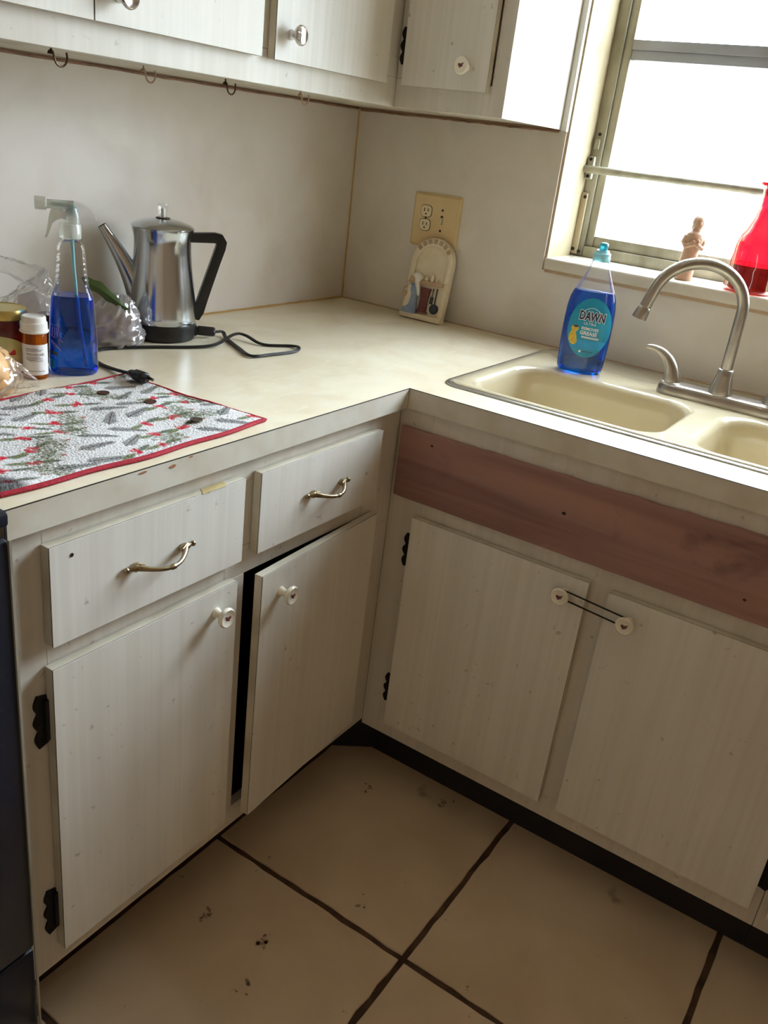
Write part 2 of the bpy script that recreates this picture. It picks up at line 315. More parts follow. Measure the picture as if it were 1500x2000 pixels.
# ------------------------------------------------------------------ room shell
def t(lo, hi, name, mat='wall', **k): return struct(name, MB().box(lo, hi), mat, **k)
fl = t((RX0, RY0, -.06), (0, 0, -.004), 'floor', 'grout')
P = .442; tiles = []
for var in range(5):
    mb = MB(); h = P/2-.0058; n = 14; ring = []
    for s_ in range(4):
        for k in range(n):
            u = -1+2*k/n
            j = RNG.normal(0, .0011) if k else .0
            x, y = [(u, -1), (1, u), (-u, 1), (-1, -u)][s_]
            ring.append((x*(h+j), y*(h+j)))
    top = [(x*.994, y*.994, 0) for x, y in ring]; mid = [(x, y, -.0016) for x, y in ring]; bot = [(x, y, -.006) for x, y in ring]
    N = len(ring)
    mb.add(top+mid+bot, [tuple(range(N))]+[(k, k+N, (k+1) % N+N, (k+1) % N) for k in range(N)]+[(k+N, k+2*N, (k+1) % N+2*N, (k+1) % N+N) for k in range(N)])
    me_o = build('tile', mb, 'tile', fl, smooth=True); tiles.append(me_o)
used = set(); k_ = 0
for i in range(0, 6):
    for j in range(0, 8):
        cx = -1.005+P/2-i*P; cy = -.980+P/2-(j-1)*P
        if cx < RX0+P/2 or cy < RY0+P/2: continue
        var = k_ % 5; k_ += 1
        if var in used: o = tiles[var].copy(); COL.objects.link(o)
        else: o = tiles[var]; used.add(var)
        o.location = (cx, cy, random.uniform(-.0006, .0006)); o.rotation_euler = (0, 0, random.choice((0, 1, 2, 3))*math.pi/2)
def stain(cx, cy, spread, n, seed):
    rg = np.random.default_rng(seed); mb = MB()
    for _ in range(n):
        x, y = cx+rg.normal(0, spread), cy+rg.normal(0, spread*.6); r = rg.uniform(.0008, .0038); a0 = rg.uniform(0, 6); k = 9
        pts = [(x+r*(1.6*math.cos(a0)*math.cos(6.283*i/k)-math.sin(a0)*math.sin(6.283*i/k))*rg.uniform(.5, 1.1), y+r*(1.6*math.sin(a0)*math.cos(6.283*i/k)+math.cos(a0)*math.sin(6.283*i/k))*rg.uniform(.5, 1.1), .0009) for i in range(k)]
        mb.add(pts, [tuple(range(k))])
    build('dirt_stain', mb, 'dirt', fl)
stain(-1.159, -.657, .012, 12, 1); stain(-1.133, -.772, .009, 12, 2); stain(-.627, -.840, .010, 9, 3); stain(-.70, -.69, .012, 7, 4); stain(-1.21, -.80, .02, 5, 5); stain(-.95, -.86, .012, 4, 6)
t((RX0, RY0, RZ1), (.3, .3, RZ1+.1), 'ceiling', 'ceil')
t((.3, -40, -.5), (70, 40, -.4), 'ground', 'paving')
wl = t((RX0, 0, -.06), (.24, .15, RZ1), 'wall_left')
mb = MB(); mb.box((0, 0, -.06), (.24, WY0, RZ1)).box((0, WY0, -.06), (.24, WY1, SILL-.026)).box((0, WY0, WZ1), (.24, WY1, RZ1)).box((0, WY1, -.06), (.24, RY0, RZ1))
wr = struct('wall_right', mb, 'wall')
t((RX0-.12, RY0-.12, -.06), (RX0, .15, RZ1), 'wall_back')
t((RX0, RY0-.12, -.06), (.24, RY0, RZ1), 'wall_front')
# plaster lining of the window opening
mb = MB(); mb.box((.001, WY0+.0, SILL-.02), (.155, WY0-.004, WZ1)); build('reveal_lining', mb, 'reveal', wr, world=True)
mb = MB(); mb.box((.001, WY1, SILL-.02), (.155, WY1+.004, WZ1)); build('reveal_lining', mb, 'reveal', wr, world=True)
mb = MB(); mb.box((.001, WY0, WZ1), (.155, WY1, WZ1-.004)); build('reveal_lining', mb, 'reveal', wr, world=True)
# backsplash panels and yellowed caulk
build('backsplash_panel', MB().box((-2.3, -.004, ZC-.01), (0, 0, UB)), 'splash', wl, world=True, bevel=.0006)
yz = [(-.004, ZC-.01), (-2.4, ZC-.01), (-2.4, SILL-.029), (WY0+.002, SILL-.029), (WY0+.002, UB-.003), (-.004, UB-.003)]
build('backsplash_panel', MB().prism(yz, -.004, 0, fn=lambda y, x, z: (x, y, z)), 'splash', wr, world=True, bevel=.0006)
def wob(a, b, n, amp):
    a = Vector(a); b = Vector(b)
    return [a.lerp(b, i/n)+Vector(RNG.normal(0, amp, 3)) for i in range(n+1)]
build('caulk_bead', MB().tube(wob((-1.4, -.005, ZC+.001), (-.004, -.005, ZC+.001), 60, .0004), .003, 6), 'caulk', wl, world=True, smooth=True)
build('caulk_bead', MB().tube(wob((-.005, -.005, ZC), (-.005, -.005, UB), 40, .0004), .0022, 6), 'caulk', wl, world=True, smooth=True)
build('caulk_bead', MB().tube(wob((-.005, -.004, ZC+.001), (-.005, -2.3, ZC+.001), 60, .0003), .0018, 6), 'cer_tan', wr, world=True, smooth=True)
build('nailing_strip', MB().tube(wob((-2.2, -.005, UB-.002), (-.01, -.005, UB-.002), 80, .0005), .0024, 6), 'strip', wl, world=True, smooth=True)
build('nailing_strip', MB().tube(wob((-.005, -.01, UB-.004), (-.005, -.56, UB-.004), 40, .0004), .0022, 6), 'strip', wr, world=True, smooth=True)
# strip of casing between upper cabinet and window
struct('trim_1', MB().box((-.014, -.5675, UB-.003), (0, WY0, RZ1)), 'lam_frame', bevel=.001)
# sill
mb = MB(); mb.box((-.014, WY0-.003, SILL-.027), (.175, -1.118, SILL)); mb.box((-.014, -1.119, SILL-.027), (.175, WY1, SILL))
struct('trim_2', mb, 'marble', bevel=.006, bseg=3)
build('sill_underside', MB().box((-.006, WY0-.006, SILL-.034), (0, WY1, SILL-.026)), 'cer_tan', wr, world=True)

# ------------------------------------------------------------------ window
win = thing('window_1', (.15, WY0, SILL), None, None); tag(win, kind='structure')
def wp(name, lo, hi, mat='winmetal', par=None, bevel=.0015): return build(name, MB().box(lo, hi), mat, par or win, world=True, bevel=bevel)
X0 = .15
wp('frame_jamb', (X0, WY0-.004, SILL), (X0+.05, -.612, WZ1-.004)); wp('sash_stile', (X0+.008, -.6125, SILL), (X0+.045, -.632, WZ1-.004))
wp('frame_jamb', (X0, WY1+.004, SILL), (X0+.05, WY1+.036, WZ1-.004)); wp('sash_stile', (X0+.008, WY1+.0365, SILL), (X0+.045, WY1+.054, WZ1-.004))
wp('frame_sill', (X0, -.6125, SILL), (X0+.05, WY1+.037, SILL+.026)); wp('sash_rail', (X0+.010, -.6325, SILL+.0265), (X0+.045, WY1+.055, SILL+.051))
wp('frame_head', (X0, -.6125, WZ1-.034), (X0+.05, WY1+.037, WZ1-.004))
wp('meeting_rail', (X0+.006, -.632, 1.545), (X0+.04, WY1+.054, 1.566), 'railgrey'); wp('meeting_rail', (X0+.010, -.632, 1.5245), (X0+.045, WY1+.054, 1.545), 'railgrey')
wp('meeting_rail', (X0+.008, -.632, 1.895), (X0+.044, WY1+.054, 1.937), 'railgrey')
for z0, z1 in ((SILL+.051, 1.5245), (1.566, 1.895), (1.937, WZ1-.034)):
    build('pane', MB().box((X0+.03, -.632, z0), (X0+.033, WY1+.054, z1)), 'pane', win, world=True)
build('operator_bar', MB().tube([(X0-.022, -.572, 1.2845), (X0-.022, WY1+.02, 1.2845)], .0085, 12), 'winmetal', win, world=True, smooth=True)
br = wp('bar_bracket', (X0-.016, -.586, 1.262), (X0-.001, -.603, 1.314), 'winmetal', bevel=.004)
for z in (1.269, 1.307): build('screw', MB().lathe([(.004, 0), (.004, .002), (.002, .003)], 10).xf(lambda x, y, q: (X0-.016-q, -.5945+x, z+y)), 'black', br, world=True, smooth=True)
cl = wp('clip', (X0-.008, -.592, 1.330), (X0-.001, -.604, 1.352), 'winmetal', bevel=.002)
build('screw', MB().lathe([(.004, 0), (.004, .002), (.002, .003)], 10).xf(lambda x, y, q: (X0-q, -.5985+x, 1.363+y)), 'black', cl, world=True, smooth=True)
lt = wp('latch_arm', (X0-.010, -.584, SILL+.004), (X0-.001, -.601, 1.232), 'reveal', bevel=.004)
for y, z in ((-.596, 1.222), (-.590, SILL+.016), (-.606, SILL+.012)): build('screw', MB().lathe([(.0042, 0), (.0042, .002), (.002, .003)], 10).xf(lambda x, yy, q: (X0-.010-q, y+x, z+yy)), 'black', lt, world=True, smooth=True)

# ------------------------------------------------------------------ cabinets
LEFT = lambda F: (lambda u, o, z: (u, -F-o, z))
RIGHT = lambda F: (lambda u, o, z: (-F-o, u, z))
def mbox(fn, u0, u1, o0, o1, z0, z1): return MB().box(fn(u0, o0, z0), fn(u1, o1, z1))
def slab(name, par, fn, u0, u1, z0, z1, th=.018, open_=None, label=None):
    """overlay door or drawer front: core, thin dark laminate seam, front sheet"""
    g = (lambda x, y, z: (x, y, z))
    core = mbox(fn, u0, u1, .0012, th-.0018, z0, z1); seam = mbox(fn, u0-.0002, u1+.0002, th-.0018, th-.0010, z0-.0002, z1+.0002); sh = mbox(fn, u0, u1, th-.0010, th, z0, z1)
    if open_:
        for q in (core, seam, sh): q.xf(open_)
    d = build(name, core, 'lam_side', par, world=True, bevel=.0004, bseg=1)
    build('edge_seam', seam, 'seam', d, world=True); build('front_sheet', sh, 'lam', d, world=True)
    if label: d['label'] = label
    return d
def knob(par, fn, u, z, th=.018, mats=('porc', 'rose'), open_=None, base=.0085):
    mb = MB(); prof = [(base, 0), (base, .002), (.0065, .006), (.0060, .011), (.0085, .016), (.0150, .0185), (.0166, .0215), (.0160, .0245), (.0140, .0262), (.0132, .0256), (.0, .0262)]
    mb.lathe(prof, 24, cap=False)
    for (px, pz, r) in ((-.002, .0005, .0034), (.0028, .0012, .0028), (-.0052, .0038, .0015), (.0008, -.0022, .0024)):
        mb.lathe([(r, .0263), (r*.6, .02665), (0, .0267)], 10, (px, pz, 0), 1, cap=False)
    mb.xf(lambda x, y, q: fn(u+x, th+q, z+y))
    if open_: mb.xf(open_)
    return build('knob', mb, mats, par, world=True, smooth=True, angle=60)
def bail(par, fn, u0, u1, z, th=.018):
    """brass bow pull with flared leaf ends"""
    mb = MB(); L = u1-u0; pts = []; rad = []
    for i in range(33):
        q = i/32; u = u0+L*(.10+.80*q); o = th+.002+.026*math.sin(math.pi*q)**.75; zz = z-.006*math.sin(math.pi*q)
        r = .0030+.0026*(2*abs(q-.5))**4
        if abs(q-.5) < .05: r += .0011
        pts.append(fn(u, o, zz)); rad.append(r)
    mb.tube(pts, rad, 10)
    for e, sg in ((u0, 1), (u1, -1)):
        mb.tube([fn(e+sg*L*a, th+b, z+c) for a, b, c in ((.0, .003, 0), (.05, .0045, 0), (.10, .0045, 0), (.15, .004, 0), (.20, .003, -.001))], [.0025, .0040, .0062, .0058, .002], 10)
        mb.ell(fn(e-sg*.003, th+.004, z), (.0042, .0042, .0042), 10, 7)
        for w in (-1, 1): mb.tube([fn(e+sg*L*a, th+b, z+w*c) for a, b, c in ((.02, .003, .001), (.10, .006, .0045), (.2, .010, .002))], [.0012, .0022, .0012], 7)
    return build('handle', mb, 'brass', par, world=True, smooth=True, angle=70)
def hinge(par, fn, u, z, h, side, mat='iron'):
    """wavy wrought-iron leaf"""
    pts = []; n = 28
    for i in range(n+1):
        q = i/n; w = .010+.0065*abs(math.sin(q*math.pi*3.0))*(.6+.4*math.sin(math.pi*q)); pts.append((side*w, (q-.5)*h))
    poly = pts + [(-side*.004, .5*h*.9), (-side*.004, -.5*h*.9)]
    mb = MB(); mb.prism(poly, .0, .003, fn=lambda x, y, q: fn(u+x, y+.0002, z+q))
    mb.tube([fn(u-side*.002, .004, z-h*.38), fn(u-side*.002, .004, z+h*.38)], .0038, 8)
    return build('hinge', mb, mat, par, world=True, smooth=True)
def cabinet(name, loc, label, fn, F, pieces, body, toe, mat='lam_frame'):
    c = thing(name, loc, label, 'cabinet')
    for b in body: build('carcass', b, 'dark', c, world=True)
    for nm, u0, u1, z0, z1 in pieces: build(nm, mbox(fn, u0, u1, -.018, 0, z0, z1), mat, c, world=True, bevel=.0007, bseg=1)
    if toe: build('toe_kick', toe, 'toe', c, world=True)
    return c
# left run
fnL = LEFT(FL); BL0 = .117; BR0 = .1065
pc = [('stile', -1.478, -1.425, BL0, ZF), ('stile', -1.106, -1.060, .16, .6395), ('stile', -1.106, -1.036, .6905, .800), ('stile', -.738, -FR+.0005, BL0, ZF),
      ('rail', -1.425, -.738, .800, ZF), ('rail', -1.425, -1.106, .628, .690), ('rail', -1.106, -.738, .640, .690), ('rail', -1.425, -.738, BL0, .16)]
body = [MB().box((-1.478, -.6, BL0), (-1.462, -.02, ZF)), MB().box((-1.478, -.02, BL0), (-.645, -.005, ZF)), MB().box((-1.462, -.6, BL0), (-.645, -.02, BL0+.015)), MB().box((-.66, -.6, BL0), (-.645, -.02, ZF)), MB().box((-1.105, -.6, BL0+.015), (-1.090, -.02, ZF))]
cabL = cabinet('base_cabinet', (-1.06, -.31, 0), 'whitewashed base cabinet under the towel, two drawers with brass bow pulls', fnL, FL, pc, body, MB().box((-1.478, -.515, 0), (-.555, -.495, BR0)).box((-.575, -.515, 0), (-.555, -.617, BR0)).add([(-.5745, -.6172, 0), (-.655, -.5155, 0), (-.5745, -.5155, 0), (-.5745, -.6172, BR0), (-.655, -.5155, BR0), (-.5745, -.5155, BR0)], [(0, 1, 2), (3, 5, 4), (0, 3, 4, 1), (1, 4, 5, 2), (2, 5, 3, 0)]))
d = slab('drawer', cabL, fnL, -1.428, -1.088, .678, .815); bail(d, fnL, -1.3138, -1.2006, .7466)
build('screw_hole', MB().lathe([(.0028, 0), (.0028, .0004), (0, .0004)], 12, cap=False).xf(lambda x, y, q: fnL(-1.3971+x, .0181+q, .7965+y)), 'black', d, world=True)
build('tape', MB().add([(-1.166, -.6205, .8156), (-1.122, -.6205, .8156), (-1.130, -.6362, .8157), (-1.178, -.6362, .8157)], [(0, 1, 2, 3)]), 'tape', d, world=True)
d = slab('drawer', cabL, fnL, -1.051, -.7205, .6775, .8135); bail(d, fnL, -.9349, -.8274, .7458)
d = slab('door', cabL, fnL, -1.430, -1.0945, .158, .645); knob(d, fnL, -1.1405, .6080)
hx, hy = -.708, -FL-.001; oa = R(2.9)
def openR(x, y, z): c_, s_ = math.cos(oa), math.sin(oa); return (hx+(x-hx)*c_-(y-hy)*s_, hy+(x-hx)*s_+(y-hy)*c_, z)
d = slab('door', cabL, fnL, -1.056, -.708, .157, .6435, open_=openR, label='door standing slightly ajar'); knob(d, fnL, -1.006, .5985, open_=openR)
hinge(cabL, fnL, -1.4345, .565, .082, -1); hinge(cabL, fnL, -1.4345, .231, .084, -1)
# sink run
fnR = RIGHT(FR); BR0 = .1065
pc = [('stile', -.6175, -.692, BR0, ZF), ('stile', -1.036, -1.098, .16, .62), ('stile', -1.438, -1.4635, BR0, ZF), ('rail', -.692, -1.438, .62, ZF), ('rail', -.692, -1.438, BR0, .16)]
body = [MB().box((-.62, -1.448, BR0), (-.02, -1.4635, ZF-.2)), MB().box((-.62, -1.448, BR0), (-.02, -.64, BR0+.015)), MB().box((-.03, -1.448, BR0), (-.015, -.64, ZF-.25))]
cabR = cabinet('sink_cabinet', (-.33, -1.04, 0), 'whitewashed two-door cabinet below the sink with bare wood board', fnR, FR, pc, body, MB().box((-.575, -.6175, 0), (-.555, -1.4635, BR0)))
mb = MB(); n = 40
top = [(-.6295-i*(.8335/n), .806+RNG.normal(0, .0006)+.0004*i/n*8) for i in range(n+1)]; bot = [(-.6295-i*(.8335/n), .667+RNG.normal(0, .0003)) for i in range(n+1)]
mb.prism(top+bot[::-1], .0003, .0115, fn=lambda x, y, q: fnR(x, y, q)); bd = build('apron_board', mb, 'board', cabR, world=True); bd['label'] = 'bare reddish-brown wood board across the sink front'
for y, z, r in ((-.975, .742, .0042), (-.700, .786, .003), (-1.292, .70, .003)): build('nail_hole', MB().lathe([(r, 0), (r*.6, .0004), (0, .0005)], 8, cap=False).xf(lambda a, b, q: fnR(y+a, .0116+q, z+b*.7)), 'black', bd, world=True)
d3 = slab('door', cabR, fnR, -1.048, -.683, .150, .6355); knob(d3, fnR, -1.0085, .6020)
d4 = slab('door', cabR, fnR, -1.4495, -1.085, .151, .632); knob(d4, fnR, -1.129, .5938)
hinge(cabR, fnR, -.6785, .557, .072, 1); hinge(cabR, fnR, -.6785, .229, .070, 1)
hinge(cabR, fnR, -1.4535, .229, .075, -1)
# next unit along the sink wall, only its edge in view
pc = [('stile', -1.4645, -1.515, BR0, ZF), ('stile', -1.99, -2.03, BR0, ZF), ('rail', -1.515, -1.99, .62, ZF), ('rail', -1.515, -1.99, BR0, .16)]
body = [MB().box((-.62, -2.015, BR0), (-.02, -2.03, ZF)), MB().box((-.62, -2.015, BR0), (-.02, -1.48, BR0+.015))]
cabN = cabinet('base_cabinet', (-.33, -1.75, 0), 'whitewashed base cabinet at the right edge, beyond the sink doors', fnR, FR, pc, body, MB().box((-.575, -1.4645, 0), (-.555, -2.03, BR0)))
d = slab('door', cabN, fnR, -2.0, -1.478, .150, .634); knob(d, fnR, -1.53, .60)

# elastic band stretched between the two sink-door knobs
kA = Vector((-.655-.0095, -1.0085, .6020)); kB = Vector((-.655-.0095, -1.129, .5938)); ax = (kB-kA).normalized(); pr = Vector((0, -ax.z, ax.y)); pts = []
for i in range(13): a = math.pi/2+math.pi*i/12; pts.append(kA+ax*math.cos(a)*.0085+pr*math.sin(a)*.0085)
for i in range(13): a = -math.pi/2+math.pi*i/12; pts.append(kB+ax*math.cos(a)*.0085+pr*math.sin(a)*.0085)
tag(build('elastic_band', MB().tube(pts, .0016, 8, closed=True), 'rubber', smooth=True), 'black elastic band stretched between the two sink cabinet knobs', 'elastic band')

# upper cabinets
fnUL = LEFT(UD); UT = 2.16
cu = thing('upper_cabinet', (-1.25, -.15, UB), 'long whitewashed wall cabinet above the percolator with cup hooks underneath', 'cabinet')
build('carcass', MB().box((-2.2, -UD+.018, UB+.003), (-.004, -.005, UT)), 'lam_side', cu, world=True)
for nm, u0, u1, z0, z1 in (('rail', -2.2, -UD+.0005, UB, 1.415), ('rail', -2.2, -UD, UT-.06, UT), ('stile', -.765, -.705, 1.4155, UT-.06), ('stile', -.385, -UD+.0005, 1.4155, UT-.06), ('stile', -2.2, -1.46, 1.4155, UT-.06)):
    build(nm, mbox(fnUL, u0, u1, -.018, 0, z0, z1), 'lam_frame', cu, world=True, bevel=.0007, bseg=1)
d = slab('door', cu, fnUL, -1.50, -1.0993, 1.4005, UT-.03); knob(d, fnUL, -1.15, 1.445, mats=('silver', 'silver'))
d = slab('door', cu, fnUL, -1.0965, -.752, 1.4005, UT-.03); knob(d, fnUL, -1.0555, 1.4365, mats=('silver', 'silver'))
d = slab('door', cu, fnUL, -.719, -.371, 1.400, UT-.03); knob(d, fnUL, -.6795, 1.4425, mats=('silver', 'silver'))
def hook(x, y, mat):
    pts = [(x-.004, y, UB+.004), (x-.003, y, UB-.004)] + [(x+.011-.011*math.cos(a), y-.001, UB-.008-.013*math.sin(a)) for a in [math.pi*i/12 for i in range(13)]] + [(x+.021, y-.001, UB-.002)]
    mb = MB().tube(pts, .0014, 7); mb.lathe([(.005, -.001), (.004, .003), (.0015, .005)], 10, (x-.004, y, UB-.006))
    return build('cup_hook', mb, mat, cu, world=True, smooth=True)
hook(-1.131, -.280, 'hook'); hook(-.88, -.185, 'hookpale'); hook(-.716, -.215, 'hook'); hook(-.560, -.262, 'hookpale')
fnUR = RIGHT(UD)
cr = thing('upper_cabinet', (-.15, -.44, UB), 'narrow single-door wall cabinet between the corner and the window', 'cabinet')
build('carcass', MB().box((-UD+.018, -UD-.001, UB+.003), (-.0005, -.564, UT)), 'lam_side', cr, world=True)
build('end_panel', MB().box((-UD+.018, -.5642, UB), (-.0005, -.5669, UT)), 'lam', cr, world=True)
for nm, u0, u1, z0, z1 in (('rail', -UD-.0005, -.535, UB, 1.415), ('stile', -.535, -.5669, UB, UT), ('stile', -UD-.0005, -.345, 1.4155, UT), ('rail', -.345, -.535, UT-.06, UT)):
    build(nm, mbox(fnUR, u0, u1, -.018, 0, z0, z1), 'lam_frame', cr, world=True, bevel=.0007, bseg=1)
d = slab('door', cr, fnUR, -.532, -.3335, 1.401, UT-.03); knob(d, fnUR, -.4825, 1.4435)
hinge(cr, fnUR, -.3285, 1.475, .07, 1)

# ------------------------------------------------------------------ countertop
ct = thing('countertop', (-.5, -.5, ZB), 'beige laminate corner countertop holding the towel, percolator and sink', 'countertop')
SX0, SX1, SY0, SY1 = -.545, -.035, -.664, -1.500
mb = MB(); mb.box((XL, -DL, ZB), (-.0045, -.0045, ZC)); mb.box((-DR, -DL, ZB), (-.0045, SY0, ZC)); mb.box((-DR, SY0, ZB), (SX0, SY1, ZC)); mb.box((SX1, SY0, ZB), (-.0045, SY1, ZC)); mb.box((-DR, SY1, ZB), (-.0045, -2.05, ZC))
build('top', mb, 'counter', ct, world=True)
build('front_edge', MB().box((XL+.0015, -DL, ZB-.0005), (-DR, -DL-.0012, ZC-.0012)), 'edge', ct, world=True)
build('front_edge', MB().box((-DR-.0012, -DL-.0012, ZB-.0005), (-DR, -2.05, ZC-.0012)), 'edge', ct, world=True)
build('edge_seam', MB().box((XL, -DL, ZC-.0012), (-DR, -DL-.0013, ZC-.0001)), 'seam', ct, world=True)
build('edge_seam', MB().box((-DR-.0013, -DL-.0013, ZC-.0012), (-DR, -2.05, ZC-.0001)), 'seam', ct, world=True)
build('edge_seam', MB().box((-DR-.0016, -DL-.0016, ZB), (-DR, -DL, ZC-.0001)), 'seam', ct, world=True)
build('edge_seam', MB().box((XL-.001, -DL-.0012, ZB), (XL+.0015, -DL, ZC)), 'seam', ct, world=True)
def chip(x, z, w, h, seed):
    rg = np.random.default_rng(seed); n = 10; pts = [(x+w*math.cos(6.283*k/n)*rg.uniform(.6, 1.1), z+h*math.sin(6.283*k/n)*rg.uniform(.6, 1.1)) for k in range(n)]
    build('chip', MB().prism(pts, -DL-.0016, -DL-.0011), 'chip', ct, world=True)
chip(-1.2335, .8705, .0075, .0032, 1); chip(-1.285, .8745, .009, .0018, 2); chip(-1.20, .8765, .004, .0014, 3)

# ------------------------------------------------------------------ sink
def rrect(x0, x1, y0, y1, r, n=8):
    x0, x1 = sorted((x0, x1)); y0, y1 = sorted((y0, y1)); out = []
    for cx, cy, a0 in ((x1-r, y1-r, 0), (x0+r, y1-r, 90), (x0+r, y0+r, 180), (x1-r, y0+r, 270)):
        for k in range(n+1): a = R(a0+90*k/n); out.append((cx+r*math.cos(a), cy+r*math.sin(a)))
    return out
sk = thing('kitchen_sink', (-.29, -1.083, ZC), 'cream double-bowl sink with metal rim set into the countertop below the window', 'sink')
ZD = ZC+.006
OX0, OX1, OY0, OY1 = -.546, -.036, -1.512, -.660
BOWLS = [(-.540, -.250, -1.074, -.682), (-.540, -.250, -1.488, -1.112)]
bm = bmesh.new()
def loop(pts, z): 
    vs = [bm.verts.new((x, y, z)) for x, y in pts]; es = [bm.edges.new((vs[i], vs[(i+1) % len(vs)])) for i in range(len(vs))]; return vs, es
def bridge(a, b):
    for i in range(len(a)): bm.faces.new((a[i], a[(i+1) % len(a)], b[(i+1) % len(b)], b[i]))
ov, oe = loop(rrect(OX0, OX1, OY0, OY1, .03), ZD); alle = list(oe)
l2, _ = loop(rrect(OX0-.003, OX1+.003, OY0-.003, OY1+.003, .032), ZD-.002); bridge(ov, l2)
l3, _ = loop(rrect(OX0-.003, OX1+.003, OY0-.003, OY1+.003, .032), ZC-.004); bridge(l2, l3)
for (x0, x1, y0, y1) in BOWLS:
    prev = None
    for ins, dz, r in ((0, 0, .060), (.004, -.0008, .060), (.009, -.0036, .058), (.0135, -.0085, .057), (.0162, -.015, .055), (.020, -.06, .052), (.020, -.12, .050), (.025, -.148, .048), (.036, -.162, .042), (.055, -.168, .035), (.09, -.171, .03)):
        vs, es = loop(rrect(x0+ins, x1-ins, y0+ins, y1-ins, r), ZD+dz)
        if prev is None: alle += es
        else: bridge(prev, vs)
        prev = vs
    bm.faces.new(prev)
bmesh.ops.triangle_fill(bm, use_beauty=True, use_dissolve=False, edges=alle)
bmesh.ops.recalc_face_normals(bm, faces=bm.faces)
for v in bm.verts: v.co -= Vector(sk.location)
me = bpy.data.meshes.new('bowls'); bm.to_mesh(me); bm.free(); me.materials.append(MT['sink'])
me.polygons.foreach_set('use_smooth', [True]*len(me.polygons)); me.set_sharp_from_angle(angle=R(50))
o = bpy.data.objects.new('bowls', me); COL.objects.link(o); o.parent = sk
mb = MB(); N = 36
def ringmb(a, b, c, d, z0, z1):
    A = rrect(*a); B = rrect(*b); n = len(A); vs = [(x, y, z0) for x, y in A]+[(x, y, z1) for x, y in A]+[(x, y, z1) for x, y in B]+[(x, y, z0) for x, y in B]
    return MB().add(vs, [(i+k*n, (i+1) % n+k*n, (i+1) % n+((k+1) % 4)*n, i+((k+1) % 4)*n) for k in range(4) for i in range(n)])
build('rim', ringmb((OX0-.0135, OX1+.012, OY0-.0135, OY1+.0125, .038), (OX0-.0035, OX1+.0035, OY0-.0035, OY1+.0035, .032), 0, 0, ZC-.001, ZC+.0032), 'alu', sk, world=True, bevel=.0009)
build('rim_lip', ringmb((OX0-.0152, OX1+.014, OY0-.0152, OY1+.0143, .040), (OX0-.0140, OX1+.0125, OY0-.0140, OY1+.013, .0385), 0, 0, ZC-.001, ZC+.0012), 'winmetal', sk, world=True)
for (x0, x1, y0, y1) in BOWLS:
    build('drain', MB().lathe([(.045, 0), (.045, .003), (.038, .0035), (.034, -.004), (.0, -.006)], 32, ((x0+x1)/2, (y0+y1)/2, ZD-.171), cap=False), 'alu', sk, world=True, smooth=True)

# ------------------------------------------------------------------ faucet
FX, FY = -.193, -1.086
fa = thing('faucet', (FX, FY, ZD), 'brushed nickel gooseneck faucet with lever handles behind the sink bowls', 'faucet')
A = rrect(-.029, .029, -.124, .124, .0285, 10); mb = MB(); n = len(A)
lv = [(1, 0), (1, .006), (.95, .014), (.86, .0195), (.7, .0215), (.3, .022)]
vs = []
for s_, z in lv:
    for x, y in A:
        yy = y if abs(y) < .0955 else math.copysign(.0955+(abs(y)-.0955)*s_, y)
        vs.append((x*s_, yy if s_ > .5 else yy*.9, z))
mb.add(vs, [(i*n+k, i*n+(k+1) % n, (i+1)*n+(k+1) % n, (i+1)*n+k) for i in range(len(lv)-1) for k in range(n)]+[tuple((len(lv)-1)*n+k for k in range(n))])
build('base_plate', mb, 'nickel', fa, smooth=True, angle=60)
build('spout_collar', MB().lathe([(.0235, .019), (.0235, .022), (.0215, .032), (.0165, .058), (.0150, .070), (.0135, .071)], 28), 'nickel', fa, smooth=True, angle=50)
dv = Vector((-.46, .888, 0)); RR = .0885; pts = []; ZS = .182
for i in range(6): pts.append(Vector((0, 0, .068+(ZS-.068)*i/5)))
for i in range(1, 29): a = R(168)*i/28; pts.append(dv*(RR-RR*math.cos(a))+Vector((0, 0, ZS+RR*math.sin(a)*.92)))
tdir = (pts[-1]-pts[-2]).normalized(); pts.append(pts[-1]+tdir*.034)
spo = build('spout', MB().tube(pts, .0112, 20, up=(.888, .46, 0)), 'nickel', fa, smooth=True, angle=60)
e = pts[-1]; build('aerator', MB().tube([e-tdir*.004, e-tdir*.001, e+tdir*.004, e+tdir*.020, e+tdir*.021], [.0112, .0128, .0134, .0146, .0130], 24), 'nickel', spo, smooth=True, angle=50)
def handle(y, sg):
    build('handle_boss', MB().lathe([(.0205, .018), (.0205, .022), (.0185, .0235)], 28, (0, y, 0)), 'nickel', fa, smooth=True, angle=50)
    pts = []; rad = []
    for q in [i/22 for i in range(23)]:
        # rises, then sweeps outwards into a flat lever
        ang = R(90-82*min(1, q*1.18)); pts.append(None)
    pos = Vector((0, y, .023)); pts = [pos.copy()]; rad = [.0180]
    for i in range(1, 25):
        q = i/24; el = R(84 - 96*q**1.35); stp = .0042
        pos = pos+Vector((-.10*math.cos(el), sg*.99*math.cos(el), math.sin(el)))*stp; pts.append(pos.copy())
        rad.append(.0140*(1-q)**1.1+.0045+.0010*max(0, q-.75)*4 - .0012*q)
    rad[-1] *= .55
    build('lever_handle', MB().tube(pts, rad, 20, up=(1, 0, 0)), 'nickel', fa, smooth=True, angle=60)
handle(.099, 1); handle(-.099, -1)

